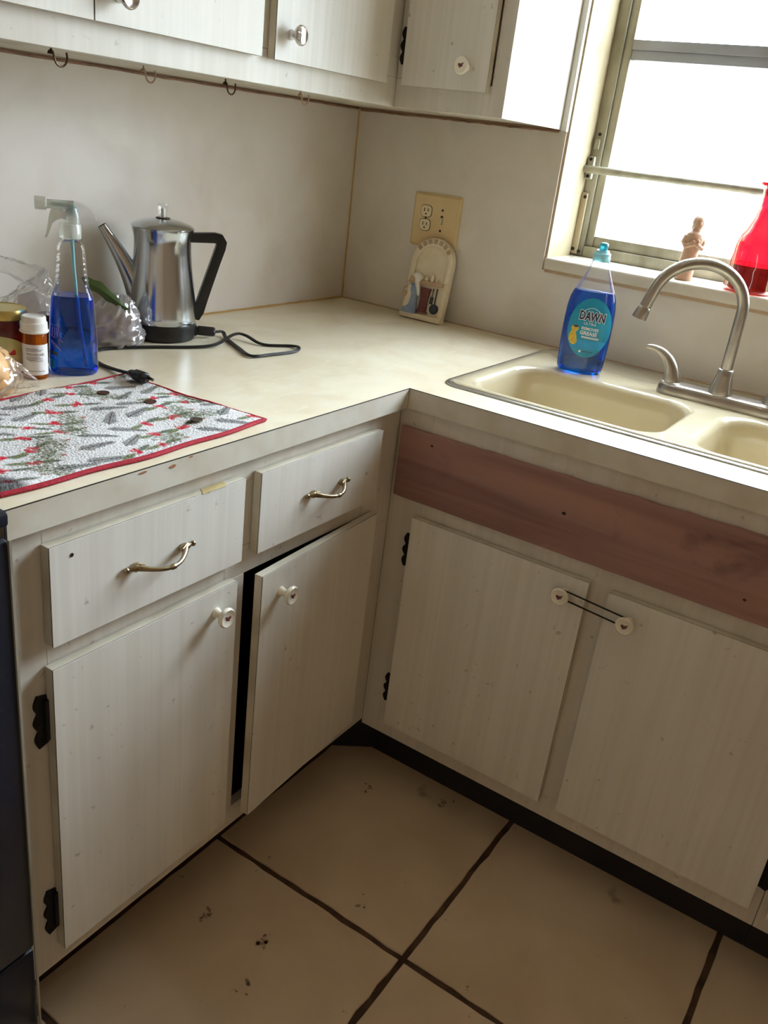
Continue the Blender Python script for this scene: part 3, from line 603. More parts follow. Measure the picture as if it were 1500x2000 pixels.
# ------------------------------------------------------------------ dish soap bottle
bx, by = -.208, -.792
so = thing('dish_soap_bottle', (bx, by, ZD), 'clear bottle of blue dish soap with blue label standing on the sink deck', 'bottle', facing(bx, by))
PR = [(.0, .040), (.002, .0455), (.008, .0490), (.03, .0510), (.06, .0520), (.10, .0525), (.135, .0515), (.155, .0485), (.168, .0440), (.18, .0380), (.20, .0290), (.22, .0205), (.232, .0165), (.236, .0160)]
DPT = .56
def hw(z): return float(np.interp(z, [a for a, b in PR], [b for a, b in PR]))
def bot_prof(k, z0, z1, n=40): return [(hw(z0+(z1-z0)*i/n)*k, z0+(z1-z0)*i/n) for i in range(n+1)]
build('bottle_shell', MB().lathe(bot_prof(1, 0, .236), 48, sy=DPT, cap=False), 'glassclr', so, smooth=True, angle=70)
build('liquid', MB().lathe(bot_prof(.97, .0025, .171), 48, sy=DPT), 'soapliq', so, smooth=True, angle=60)
cp = build('cap', MB().lathe([(.0175, .231), (.018, .234), (.018, .240), (.0172, .241), (.0172, .247), (.0135, .250), (.0125, .253)], 24), 'palecyan', so, smooth=True, angle=40)
build('spout_tip', MB().lathe([(.008, .252), (.0078, .258), (.0088, .261), (.0085, .266), (.006, .268), (0, .268)], 18, cap=False), 'teal', cp, smooth=True, angle=50)
def onb(x, z, e=.0004):
    w = hw(z); xx = max(-.999, min(.999, x/w)); return (x, -DPT*w*math.sqrt(1-xx*xx)-e, z)
def patch(fn, outline_c, rx, rz, e, n=26, m=8, shape=None):
    vs = [fn(outline_c[0], outline_c[1], e)]; fs = []
    for i in range(1, m+1):
        for k in range(n):
            a = 2*math.pi*k/n; s_ = i/m; x, z = rx*math.cos(a)*s_, rz*math.sin(a)*s_
            if shape: x, z = shape(x, z)
            vs.append(fn(outline_c[0]+x, outline_c[1]+z, e))
    for k in range(n): fs.append((0, 1+k, 1+(k+1) % n))
    for i in range(m-1):
        for k in range(n): fs.append((1+i*n+k, 1+(i+1)*n+k, 1+(i+1)*n+(k+1) % n, 1+i*n+(k+1) % n))
    return MB().add(vs, fs)
LBC = (.004, .098)
lb = build('label', patch(onb, LBC, .0445, .062, .0005), 'labblue', so, smooth=True)
# band of sky blue across the lower label, within its oval
mb = MB(); vs = []; fs = []; n = 20
for i, z in enumerate((.054, .060, .066, .072)):
    hwid = .0445*math.sqrt(max(0, 1-((z-LBC[1])/.062)**2))*.97
    for k in range(n+1): vs.append(onb(LBC[0]-hwid+2*hwid*k/n, z, .0007))
for i in range(3):
    for k in range(n): fs.append((i*(n+1)+k, i*(n+1)+k+1, (i+1)*(n+1)+k+1, (i+1)*(n+1)+k))
build('label_band', mb.add(vs, fs), 'labblue2', lb, smooth=True)
tl = R(-3)
def lt_(cx, cz, e): return lambda x, y: onb(cx+x*math.cos(tl)-y*math.sin(tl), cz+x*math.sin(tl)+y*math.cos(tl), e)
mb = MB(); text_mesh('DAWN', .0245, lt_(.006, .1140, .0008), mb, bold=.0021, sx=.68); build('lettering', mb, 'paper', lb)
mb = MB(); text_mesh('DAWN', .0245, lt_(.006, .1140, .0012), mb, bold=.0008, sx=.68); build('lettering', mb, 'navy', lb)
mb = MB(); text_mesh('ULTRA', .0075, lt_(.004, .1045, .0009), mb, sx=1.15); build('lettering', mb, 'paper', lb)
mb = MB(); text_mesh('REMOVES', .0085, lt_(.006, .0935, .0009), mb, bold=.0002, sx=.98); text_mesh('GREASE', .0105, lt_(.0045, .0835, .0009), mb, bold=.0003, sx=.98)
for i in range(14): 
    x0 = -.0145+i*.0026; mb.add([lt_(.006, .0775, .0009)(x0, -.001), lt_(.006, .0775, .0009)(x0+.0019, -.001), lt_(.006, .0775, .0009)(x0+.0019, .0028), lt_(.006, .0775, .0009)(x0, .0028)], [(0, 1, 2, 3)])
build('lettering', mb, 'paper', lb)
mb = MB(); pts = [lt_(.004, .118, .0009)(.0205*math.cos(a), .0215*math.sin(a)) for a in [R(18+144*i/24) for i in range(25)]]; mb.tube(pts, .0005, 6); build('arc_mark', mb, 'paper', lb)
mb = MB(); 
for i in range(9): x0 = -.002+i*.0026; mb.add([onb(x0, .0485, .0009), onb(x0+.002, .0485, .0009), onb(x0+.002, .0497, .0009), onb(x0, .0497, .0009)], [(0, 1, 2, 3)])
build('small_print', mb, 'navy', lb); build('small_mark', patch(onb, (-.006, .0485), .0026, .0026, .0009, 10, 2), 'paper', lb)
build('duckling_picture', patch(onb, (-.0265, .0755), .0085, .0155, .0010, 18, 4, shape=lambda x, z: (x*(1.0-.30*(z/.0165))+.004*(z < 0)*(-z/.0165), z)), 'yellow', lb, smooth=True)
build('duckling_head', patch(onb, (-.0245, .0945), .0075, .0072, .0012, 14, 3), 'yellow', lb, smooth=True)
build('duckling_head', patch(onb, (-.0235, .0990), .0058, .0026, .0014, 12, 2), 'ink', lb, smooth=True)

# ------------------------------------------------------------------ things on the window sill
fx, fy = .045, -.897
mb = MB()
mb.lathe([(.0185, 0), (.0195, .002), (.0192, .012), (.0188, .030), (.0182, .048), (.0172, .062), (.0176, .072), (.0198, .084), (.0204, .092), (.0172, .100), (.0105, .105), (.0090, .112)], 24, sy=.82)
mb.ell((.001, -.001, .1235), (.0115, .0120, .0140)); mb.ell((.001, .004, .1245), (.0140, .0122, .0150)); mb.ell((.001, .010, .114), (.0115, .0075, .0120))
for s_ in (-1, 1): mb.tube([(s_*.0170, .001, .093), (s_*.0215, -.002, .080), (s_*.0185, -.011, .072), (s_*.005, -.0185, .079), (-s_*.007, -.0185, .084)], [.0064, .0060, .0052, .0044, .0036], 10)
mb.ell((.004, -.020, .086), (.0048, .0034, .0048)); mb.ell((.001, -.0135, .1225), (.0020, .0022, .0028))
fg = build('figurine', mb, 'clay', smooth=True); fg.location = (fx, fy, SILL); fg.rotation_euler = (0, R(3), facing(fx, fy)+R(14))
rm = fg.modifiers.new('fuse', 'REMESH'); rm.mode = 'VOXEL'; rm.voxel_size = .0011; rm.use_smooth_shade = True
tag(fg, 'small tan figurine of a woman with crossed arms on the window sill', 'figurine')
vx, vy = .045, -1.040
va = thing('glass_bottle', (vx, vy, SILL), 'red glass bottle vase half full on the window sill at the right edge', 'bottle')
vp_ = [(.040, 0), (.0450, .002), (.0470, .007), (.0455, .02), (.0440, .05), (.0450, .085), (.0440, .100), (.0400, .116), (.0310, .134), (.0225, .155), (.0185, .175), (.0180, .195), (.0200, .208), (.0245, .217), (.0250, .219)]
zz = np.linspace(0, .219, 60); rr = np.interp(zz, [b for a, b in vp_], [a*1.12 for a, b in vp_])
build('bottle_body', MB().lathe(list(zip(rr, zz)), 40, cap=False, pw=2.5).lathe([(0.0, .0008), (.040, .0008)], 40, cap=False, pw=2.5), 'redglass', va, smooth=True, angle=70)
build('liquid', MB().lathe([(r*.95, z) for r, z in zip(rr, zz) if .004 < z < .056], 40, pw=2.5), 'redliq', va, smooth=True, angle=50)
build('rim_band', MB().lathe([(.0282, .215), (.0292, .217), (.0292, .221), (.0270, .222), (.0265, .217)], 40, cap=False, pw=2.3), 'redglass', va, smooth=True)

# ------------------------------------------------------------------ outlet plate
op = thing('outlet_plate', (-.004, -.2735, 1.1195), 'yellowed wall plate with a double outlet and a toggle switch above the plaque', 'outlet', R(-90))
mb = MB(); W2, H2 = .0685, .065
A = rrect(-W2, W2, -H2, H2, .006, 4); B = rrect(-W2+.006, W2-.006, -H2+.006, H2-.006, .004, 4); n = len(A)
mb.add([(x, 0, z) for x, z in A]+[(x, -.003, z) for x, z in A]+[(x, -.0075, z) for x, z in B], [(i+k*n, (i+1) % n+k*n, (i+1) % n+(k+1)*n, i+(k+1)*n) for k in range(2) for i in range(n)]+[tuple(2*n+i for i in range(n))])
build('plate', mb, 'ivory', op, smooth=True, angle=25)
for zc in (.0215, -.0115):
    o_ = [(x, z+zc) for x, z in rrect(-.0150, .0150, -.0135, .0135, .009, 6)]; o_ = [(x-.028, z) for x, z in o_]
    o2 = [(-.028+(x+.028)*1.10, zc+(z-zc)*1.10) for x, z in o_]
    rc = build('receptacle', MB().prism(o_, -.0072, -.0092), 'ivory2', op); build('socket_ring', MB().prism(o2, -.0070, -.0078), 'black', rc)
    for dx, hh in ((-.0052, .0042), (.0056, .0036)): build('slot', MB().box((-.028+dx-.0010, -.0096, zc+.0028-hh), (-.028+dx+.0010, -.0090, zc+.0028+hh)), 'black', rc)
    build('ground_hole', MB().lathe([(.0022, 0), (.0022, .0006), (0, .0006)], 12, cap=False).xf(lambda x, y, q: (-.028+x, -.0091-q, zc-.0068+y)), 'black', rc)
for sx_, sz_ in ((-.028, .005), (.0185, .0285), (.0185, -.0205)): build('screw', MB().lathe([(.0030, 0), (.0028, .0010), (0, .0013)], 12, cap=False).xf(lambda x, y, q: (sx_+x, -.0074-q, sz_+y)), 'black', op, smooth=True)
tg = build('toggle_slot', MB().box((.0150, -.0080, -.0055), (.0220, -.0070, .0155)), 'black', op)
build('toggle', MB().add([(.0153, -.0080, -.005), (.0217, -.0080, -.005), (.0217, -.0080, .0115), (.0153, -.0080, .0115), (.0160, -.0165, -.005), (.0210, -.0165, -.005), (.0210, -.0125, .001), (.0160, -.0125, .001)], [(0,1,2,3), (4,5,6,7), (0,1,5,4), (1,2,6,5), (2,3,7,6), (3,0,4,7)]), 'ivory2', tg, bevel=.0006)

# ------------------------------------------------------------------ ceramic plaque leaning on the wall
pq = thing('ceramic_plaque', (-.0605, -.297, ZC+.001), 'arched cream ceramic plaque of a kitchen scene leaning below the outlet', 'plaque', R(-90), rotx=R(-9.5))
PW = .0605; arch = [(-PW, 0)] + [(PW, 0), (PW+.001, .05), (PW, .142)] + [(PW*math.cos(a), .145+.060*math.sin(a)) for a in [math.pi*i/20 for i in range(1, 20)]] + [(-PW, .142), (-PW-.001, .05)]
build('back_slab', MB().prism(arch, 0, .0145), 'ceramic', pq, bevel=.003, bseg=3)
o_ = [(PW*math.cos(a)*.99, .145+.059*math.sin(a)) for a in [math.pi*i/24 for i in range(25)]]; i_ = [(x*.74, .142+(z-.145)*.72) for x, z in o_]
build('arch_frame', MB().prism([(PW*.99, .09)]+o_+[(-PW*.99, .09)]+[(-PW*.73, .09)]+i_[::-1]+[(PW*.73, .09)], -.004, .002), 'ceramic', pq, bevel=.0012)
for k in range(7):
    a = R(38+104*k/6); build('brick', MB().box((-.005, -.0012, -.0055), (.005, .002, .0055)).xf(lambda x, y, z: (PW*.87*math.cos(a)+x*math.sin(a)+z*math.cos(a), y-.0045, .1435+.052*math.sin(a)-x*math.cos(a)+z*math.sin(a))), 'cer_tan', pq, bevel=.001)
build('shelf', MB().box((-.038, -.010, .0885), (.048, .002, .0985)), 'cer_tan', pq, bevel=.0015)
for x, w, h in ((-.018, .0055, .010), (-.004, .0065, .009), (.012, .0055, .016), (.026, .0045, .009)): build('shelf_jar', MB().lathe([(w*.8, 0), (w, h*.3), (w*.8, h*.8), (w*.5, h), (w*.6, h*1.15), (0, h*1.2)], 14, (x, -.004, .0985), cap=False), 'ceramic', pq, smooth=True)
build('base_ledge', MB().box((-PW, -.012, 0), (PW, .003, .014)), 'ceramic', pq, bevel=.003)
build('side_post', MB().box((PW-.0125, -.006, .012), (PW, .002, .10)), 'ceramic', pq, bevel=.002)
build('churn', MB().lathe([(.0165, 0), (.0170, .003), (.0130, .006), (.0120, .03), (.0135, .052), (.0155, .060), (.0150, .063), (0, .063)], 18, (.000, -.003, .018), sy=.55, cap=False), 'cer_brown', pq, smooth=True, angle=50)
mb = MB().tube([(.0205, -.003, .083), (.0235, -.003, .078), (.0215, -.003, .070), (.0195, -.003, .076), (.0205, -.003, .083)], .0009, 6); mb.tube([(.0215, -.003, .070), (.0210, -.003, .062)], .0012, 6); mb.box((.0175, -.005, .044), (.0250, -.001, .062)); build('hanging_spatula', mb, 'cer_slate', pq, smooth=True)
mb = MB().tube([(.0315, -.003, .083), (.0325, -.003, .046)], .0018, 8); mb.lathe([(.0128, 0), (.0122, .004), (.0, .005)], 20, cap=False).xf(lambda x, y, z: (x, y, z)); 
mbp = MB().tube([(.0320, -.003, .084), (.0325, -.003, .046)], .0018, 8); mbp.add(*(lambda L: (L.v, L.f))(MB().lathe([(.0125, -.001), (.0128, .002), (.0110, .005), (.0, .0055)], 20, cap=False).xf(lambda x, y, q: (.0320+x, -.0005-q, .033+y)))); build('hanging_pan', mbp, 'cer_slate', pq, smooth=True)
wm = build('woman_relief', MB().lathe([(.0200, 0), (.0195, .01), (.0165, .03), (.0130, .048), (.0155, .060), (.0120, .070), (.006, .074)], 18, (-.035, -.006, .012), sy=.62), 'cer_blue', pq, smooth=True)
wm['label'] = 'woman in a blue dress, white apron and bonnet'
build('apron', MB().lathe([(.0125, 0), (.0130, .01), (.0105, .03), (.0085, .045), (.0060, .055)], 16, (-.043, -.0115, .026), sy=.5), 'ceramic', wm, smooth=True)
build('bonnet', MB().ell((-.0315, -.007, .1000), (.0155, .0115, .0150)).tube([(-.026, -.008, .09), (-.020, -.008, .075), (-.018, -.006, .058)], [.008, .006, .003], 8), 'white', wm, smooth=True)
build('face', MB().ell((-.0375, -.0145, .0955), (.0090, .0080, .0098)), 'cer_tan', wm, smooth=True)
build('basket', MB().lathe([(.0085, 0), (.0105, .006), (.0110, .012), (.009, .013)], 14, (-.052, -.011, .050), sy=.7).tube([(-.052+.0095*math.cos(a), -.011, .062+.014*math.sin(a)) for a in [math.pi*i/12 for i in range(13)]], .0012, 6), 'cer_tan', wm, smooth=True)
build('skirt', MB().lathe([(.0215, 0), (.0205, .012), (.0160, .022)], 16, (-.036, -.008, .012), sy=.55), 'cer_blue', wm, smooth=True)

# ------------------------------------------------------------------ percolator
px_, py_ = -.7685, -.1125
pk = thing('percolator', (px_, py_, ZC), 'polished steel electric coffee percolator with black base and handle', 'percolator', facing(px_, py_)+R(4))
build('heating_base', MB().lathe([(.0600, 0), (.0640, .002), (.0655, .008), (.0672, .030), (.0660, .034)], 48), 'blackpl', pk, smooth=True, angle=40)
cr_ = [(.0668, .0335), (.0682, .0355), (.0680, .040), (.0660, .065), (.0630, .092), (.0595, .120), (.0565, .145), (.0547, .168), (.0545, .188), (.0560, .200), (.0585, .208), (.0598, .2115), (.0588, .2135)]
zz = np.linspace(.0335, .2135, 50); rr = np.interp(zz, [b for a, b in cr_], [a for a, b in cr_])
for _ in range(3): rr[1:-1] = (rr[:-2]+2*rr[1:-1]+rr[2:])/4
build('pot_body', MB().lathe(list(zip(rr, zz)), 64), 'steel', pk, smooth=True, angle=60)
ld = build('lid', MB().lathe([(.0590, .2115), (.0602, .2130), (.0592, .2150), (.052, .2195), (.038, .2245), (.022, .2278), (.012, .2285), (0, .2287)], 48, cap=False), 'steel', pk, smooth=True, angle=60)
build('lid_ring', MB().lathe([(.0125, .2275), (.0140, .2285), (.0130, .2305), (.008, .231)], 24), 'hook', ld, smooth=True)
build('glass_knob', MB().lathe([(.0078, .2300), (.0080, .238), (.0098, .247), (.0106, .254), (.0098, .2565), (.0, .2572)], 10, cap=False), 'glassclr', ld, smooth=True, angle=30)
build('knob_core', MB().lathe([(.004, .230), (.0045, .244), (.003, .247)], 10), 'white', ld, smooth=True)
mb = MB(); sp = []
for i in range(13): q = i/12; sp.append((-.046-.066*q+.004*math.sin(math.pi*q), 0, .088+.119*q))
rd = [.024-.0155*min(1, (i/12)*1.0)**.8 for i in range(13)]; mb.tube(sp, rd, 20, up=(0, 1, 0), cap=False)
build('spout', mb, 'steel', pk, smooth=True, angle=70)
hp = [(.0535, .1975), (.075, .1990), (.0995, .2005), (.1090, .1990), (.1128, .1930), (.1110, .1820), (.1020, .1540), (.0900, .1160), (.0800, .0840), (.0720, .0560), (.0675, .0390)]
outer = []; inner = []
wd = [.0085, .0090, .0095, .0100, .0100, .0095, .0092, .0095, .0098, .0100, .0050]
for i, (x, z) in enumerate(hp):
    a = Vector(hp[max(i-1, 0)]); b = Vector(hp[min(i+1, len(hp)-1)]); t_ = (b-a).normalized(); nn = Vector((-t_.y, t_.x)); outer.append((x+nn.x*wd[i], z+nn.y*wd[i])); inner.append((x-nn.x*wd[i], z-nn.y*wd[i]))
build('handle', MB().prism(outer+inner[::-1], -.010, .010), 'blackpl', pk, bevel=.003, bseg=3)
build('power_socket', MB().box((.060, -.011, .006), (.070, .011, .026)), 'blackpl', pk, bevel=.002)

# ------------------------------------------------------------------ cord with plug
cdt = thing('power_cord', (-.66, -.15, ZC), 'black percolator power cord looping across the counter to its plug', 'cord')
side = Vector((math.cos(pk.rotation_euler[2]), math.sin(pk.rotation_euler[2]), 0)); c0 = Vector((px_, py_, ZC+.0155))
a0 = c0+side*.071; a1 = c0+side*.107-Vector((0, 0, .002))
A_ = [a0, a0.lerp(a1, .9), a1]
build('connector', MB().tube(A_, [.0105, .0105, .0085], 4, up=(0, 0, 1)).xf(lambda x, y, z: (x, y, z)), 'blackpl', cdt, world=True, bevel=.0018)
cp_ = [(-.655, -.172), (-.6725, -.1994), (-.7136, -.2727), (-.7387, -.3264), (-.6952, -.3383), (-.6325, -.3468), (-.6033, -.3349), (-.6005, -.3123), (-.6441, -.2736), (-.6398, -.222), (-.6613, -.2104), (-.7403, -.2345), (-.7876, -.2174), (-.8669, -.173), (-.9449, -.1466), (-.990, -.1760), (-1.013, -.2190), (-1.018, -.255), (-1.0235, -.3000), (-1.0275, -.3170)]
ctl = [a1.lerp(a0, .05)]+[Vector((x, y, ZC+.0035)) for x, y in cp_]
ctl[1].z = ZC+.009; ctl[10].z += .007; ctl[11].z += .009; ctl[12].z += .003
ctl[7].z += .002; ctl[4].z += .0005; ctl[-2].z += .004; ctl[-1].z = ZC+.0115
def crom(P_, n=8):
    out = []; Q = [P_[0]]+P_+[P_[-1]]
    for i in range(1, len(Q)-2):
        for k in range(n):
            t_ = k/n; a, b, c, d = Q[i-1], Q[i], Q[i+1], Q[i+2]
            out.append(.5*((2*b)+(c-a)*t_+(2*a-5*b+4*c-d)*t_*t_+(3*b-a-3*c+d)*t_**3))
    return out+[P_[-1]]
cpts = crom(ctl)
mb = MB(); offs = []
for i, q in enumerate(cpts):
    t_ = (cpts[min(i+1, len(cpts)-1)]-cpts[max(i-1, 0)]); t_.z = 0; t_.normalize(); offs.append(Vector((-t_.y, t_.x, 0))*.0018)
mb.tube([q+o_ for q, o_ in zip(cpts, offs)], .0024, 8); mb.tube([q-o_ for q, o_ in zip(cpts, offs)], .0024, 8)
build('cord_pair', mb, 'blackpl', cdt, world=True, smooth=True)
g0 = Vector((-1.0275, -.3150, ZC+.0125)); g1 = Vector((-1.0365, -.3700, ZC+.0135)); gd = (g1-g0).normalized(); gs = Vector((-gd.y, gd.x, 0))
build('plug_body', MB().tube([g0, g0+gd*.008, g0+gd*.016, g0+gd*.020, g0+gd*.042, g0+gd*.046], [.005, .0075, .0080, .0120, .0128, .0105], 8, up=(0, 0, 1), flat=.78), 'blackpl', cdt, world=True, bevel=.0015)
for s_ in (-1, 1): 
    b0 = g0+gd*.045+gs*.006*s_; build('prong', MB().tube([b0, b0+gd*.014], .0032, 4, up=(0, 0, 1), flat=.9).xf(lambda x, y, z: (x, y, z)), 'copper2', cdt, world=True)

# ------------------------------------------------------------------ spray bottle
sx_, sy_ = -1.0735, -.231
sb = thing('spray_bottle', (sx_, sy_, ZC), 'clear trigger spray bottle of blue cleaner beside the percolator', 'spray bottle', facing(sx_, sy_))
SP = [(0, .0340), (.002, .0375), (.008, .0395), (.05, .0385), (.10, .0355), (.124, .0335), (.134, .0300), (.142, .0265), (.160, .0245), (.185, .0225), (.202, .0215), (.209, .0190), (.213, .0135), (.219, .0130)]
def sw(z): return float(np.interp(z, [a for a, b in SP], [b for a, b in SP]))
zs = np.linspace(0, .219, 90)
prof = [(sw(z)+(.0007*math.sin((z-.142)*2*math.pi/.0085) if .142 < z < .198 else 0), z) for z in zs]
build('bottle_shell', MB().lathe(prof, 44, sy=.78, cap=False, pw=2.7), 'glassclr', sb, smooth=True, angle=70)
build('liquid', MB().lathe([(sw(z)*.965, z) for z in np.linspace(.003, .1285, 40)], 44, sy=.78, pw=2.7), 'blueliq', sb, smooth=True, angle=60)
build('dip_tube', MB().tube([(.002, 0, .222), (.004, 0, .17), (.009, -.001, .09), (.018, -.002, .012)], .0028, 10), 'palecyan', sb, smooth=True)
build('collar', MB().lathe([(.0158, .217)]+[(.0166, .218), (.0166, .237), (.0150, .240), (.011, .241)], 30), 'frost', sb, smooth=True, angle=30)
hd = build('trigger_head', MB().tube([(.004, 0, .239), (.004, 0, .252), (.002, 0, .262)], [.0110, .0105, .0095], 14).tube([(.006, 0, .2655), (-.012, 0, .2660), (-.034, 0, .2665)], [.0085, .0075, .0068], 12), 'frost', sb, smooth=True)
build('nozzle', MB().tube([(-.033, 0, .2665), (-.035, 0, .2665), (-.050, 0, .2668), (-.051, 0, .2668)], [.0075, .0098, .0100, .008], 6), 'frost', hd, smooth=True, angle=25)
build('piston', MB().ell((.002, 0, .2600), (.0075, .0070, .0095)), 'teal', hd, smooth=True); build('feed_tube', MB().tube([(-.028, 0, .2665), (0, 0, .2660)], .003, 8), 'palecyan', hd, smooth=True)
shp = [(-.004, .244)]+[(.004+.036*math.sin(a)*1.0, .245+.0285*math.cos(a)) for a in [R(-12+100*i/12) for i in range(13)]]
build('shroud', MB().prism(shp, -.0065, .0065), 'fin', hd, bevel=.002)
tr_ = [(-.020, .260), (-.028, .258), (-.031, .248), (-.033, .236), (-.036, .222), (-.038, .2155), (-.035, .2155), (-.031, .224), (-.026, .238), (-.020, .243), (-.012, .246), (-.006, .2445), (.0, .2520), (-.010, .258)]
build('trigger', MB().prism(tr_, -.0045, .0045), 'frost', hd, bevel=.0012)
def onS(x, z, e=.0003):
    w = sw(z); q = min(.98, abs(x)/w); return (x, -.78*w*(1-q**2.7)**(1/2.7)-e, z)
mb = MB()
def stroke(pts, r=.0005): mb.tube([onS(a, b, .0006) for a, b in pts], r, 5)
for pts in ([(-.0335, .083), (-.0220, .081), (-.0245, .064), (-.0300, .0625), (-.0335, .0660)], [(-.0310, .080), (-.0320, .066)], [(-.0278, .0795), (-.0285, .065)], [(-.0250, .079), (-.0262, .066)], [(-.034, .058), (-.026, .050), (-.019, .041)], [(-.034, .056), (-.030, .050), (-.024, .046)], [(-.0235, .089), (-.019, .093)], [(-.020, .070), (-.017, .0705)], [(-.021, .060), (-.016, .056)]): stroke(pts)
build('printed_letter', mb, 'pinkink', sb)
mb = MB()
def quad(x0, x1, z0, z1, sl): 
    n = 5; vs = [onS(x0+(x1-x0)*k/n, zb+sl*k/n, .0005) for zb in (z0, z1) for k in range(n+1)]; mb.add(vs, [(k, k+1, k+n+2, k+n+1) for k in range(n)])
quad(-.0355, -.0245, .036, .041, -.003); build('printed_stripe', mb, 'leaf', sb)
mb = MB(); quad(-.0355, -.0255, .0315, .0335, -.003); quad(-.0360, -.0290, .012, .026, -.002); build('printed_stripe', mb, 'labblue2', sb)

# ------------------------------------------------------------------ pill bottle and jam jar
qx, qy = -1.1435, -.226
pb = thing('pill_bottle', (qx, qy, ZC), 'amber prescription pill bottle with white cap beside the spray bottle', 'pill bottle', facing(qx, qy))
build('vial', MB().lathe([(.0175, 0), (.0188, .0015), (.0188, .076), (.0175, .078)], 32), 'amber', pb, smooth=True, angle=50)
cp = build('cap', MB().lathe([(.0212, .0745), (.0222, .076), (.0222, .0775), (.0208, .079), (.0204, .090), (.0188, .0915), (.0184, .0985), (.0172, .100), (.0150, .1002), (.0140, .0992), (0, .0992)], 40, cap=False), 'white', pb, smooth=True, angle=35)
def onP(r): return lambda x, z, e=0.: ((r+e)*math.sin(x/r), -(r+e)*math.cos(x/r), z)
def wrap(r, x0, x1, z0, z1, e, n=16, topfn=None):
    f = onP(r); vs = [f(x0+(x1-x0)*k/n, z0, e) for k in range(n+1)]+[f(x0+(x1-x0)*k/n, topfn(k/n) if topfn else z1, e) for k in range(n+1)]
    return MB().add(vs, [(k, k+1, k+n+2, k+n+1) for k in range(n)])
lb = build('label', wrap(.0188, -.027, .027, .008, .057, .0003), 'paper', pb, smooth=True)
mb = MB(); f = onP(.0188); text_mesh('PREDNISONE', .0056, lambda x, y: f(x, .0395+y, .0005), mb, sx=.82); text_mesh('TAKE 2 TABLETS', .0032, lambda x, y: f(x, .0300+y, .0005), mb, sx=.95)
for z, w in ((.0465, .018), (.0485, .020), (.0505, .014), (.0365, .016), (.0345, .019), (.0325, .012), (.014, .022)):
    g = wrap(.0188, -.014, -.014+w*1.3, z, z+.0007, .0005, 8); mb.add(g.v, g.f)
build('lettering', mb, 'ink', lb)
jx, jy = -1.156, -.163
jr = thing('jam_jar', (jx, jy, ZC), 'jar of dark red jam with gold lid at the left edge', 'jar', facing(jx, jy))
build('glass', MB().lathe([(.036, 0), (.040, .003), (.041, .01), (.041, .066), (.0395, .074), (.0350, .082), (.0345, .088)], 36), 'jam', jr, smooth=True, angle=60)
build('lid', MB().lathe([(.0360, .0865), (.0378, .088), (.0380, .100), (.0368, .1025), (.0345, .1030), (.0335, .1020), (0, .1018)], 40, cap=False), 'gold', jr, smooth=True, angle=35)
lb = build('label', wrap(.041, -.050, .030, .006, .058, .0004, 24, lambda q: .050+.014*math.sin(math.pi*q)**.7), 'labgreen', jr, smooth=True)
lb2 = build('nutrition_panel', wrap(.041, .030, .052, .008, .060, .0006, 8), 'paper', jr, smooth=True)
mb = MB(); g = wrap(.041, .0325, .049, .0535, .0565, .0009, 5); mb.add(g.v, g.f)
for k in range(11):
    g = wrap(.041, .0325, .0325+random.uniform(.009, .016), .049-k*.0038, .0502-k*.0038, .0009, 5); mb.add(g.v, g.f)
build('lettering', mb, 'navy', lb2)
mb = MB(); g = wrap(.041, -.004, .017, .034, .043, .0008, 8, lambda q: .040+.003*math.sin(q*9)); mb.add(g.v, g.f); build('red_lettering', mb, 'redink', lb)

# ------------------------------------------------------------------ crumpled bags and their contents
def hash3(p, s): return math.sin(p[0]*s*1.7+p[1]*s*2.3+1.3)*math.cos(p[2]*s*1.9-p[0]*s*1.1+.7)+.5*math.sin(p[1]*s*4.1-p[2]*s*3.3+p[0]*s*2.9)
def bagmesh(prof, n=56, m=40, crump=.004, sx=1., sy=1., seed=0.):
    vs = []; fs = []; Z = [p[1] for p in prof]; Rr = [p[0] for p in prof]; CX = [p[2] if len(p) > 2 else 0 for p in prof]; tt = np.linspace(0, 1, len(prof))
    for i in range(m+1):
        q = i/m; z = float(np.interp(q, tt, Z)); r = float(np.interp(q, tt, Rr)); cx = float(np.interp(q, tt, CX))
        for k in range(n):
            a = 2*math.pi*k/n; u = (math.cos(a)*2+seed, math.sin(a)*2, z*30)
            d = abs(hash3(u, 1.6))-.5+.5*abs(hash3(u, 3.7))
            rr_ = max(.0005, r+crump*d*min(1, r/.02)); vs.append((cx+rr_*math.cos(a)*sx, rr_*math.sin(a)*sy, max(.0015, z+crump*.6*hash3(u, 2.3)*min(1, q*8))))
    for i in range(m):
        for k in range(n): fs.append((i*n+k, i*n+(k+1) % n, (i+1)*n+(k+1) % n, (i+1)*n+k))
    return MB().add(vs, fs)
gx, gy = -.897, -.112
gb = thing('produce_bag', (gx, gy, ZC), 'crumpled translucent produce bag slumped between spray bottle and percolator', 'plastic bag', facing(gx, gy))
build('bag_film', bagmesh([(.030, .002, 0), (.058, .004, .0), (.062, .015, .0), (.056, .035, .0), (.045, .058, .004), (.028, .080, .012), (.014, .090, .016), (.004, .094, .018)], crump=.007, sy=.75), 'bagmilky', gb, smooth=True, angle=80)
for x, y, r in ((-.018, .002, .026), (.020, -.004, .024)):
    v = build('purple_onion', MB().lathe([(.001, 0), (r*.55, .003), (r*.95, r*.6), (r, r*.95), (r*.85, r*1.4), (r*.45, r*1.75), (r*.18, r*2.0), (.0015, r*2.3)], 24, cap=False), 'produce', smooth=True, angle=70)
    v.location = Vector((gx, gy, ZC+.0045))+Matrix.Rotation(gb.rotation_euler[2], 3, 'Z') @ Vector((x, y, 0)); tag(v, 'round purple onion inside the produce bag, nearer the ' + ('spray bottle' if x < 0 else 'percolator'), 'onion', 'onions in the produce bag')
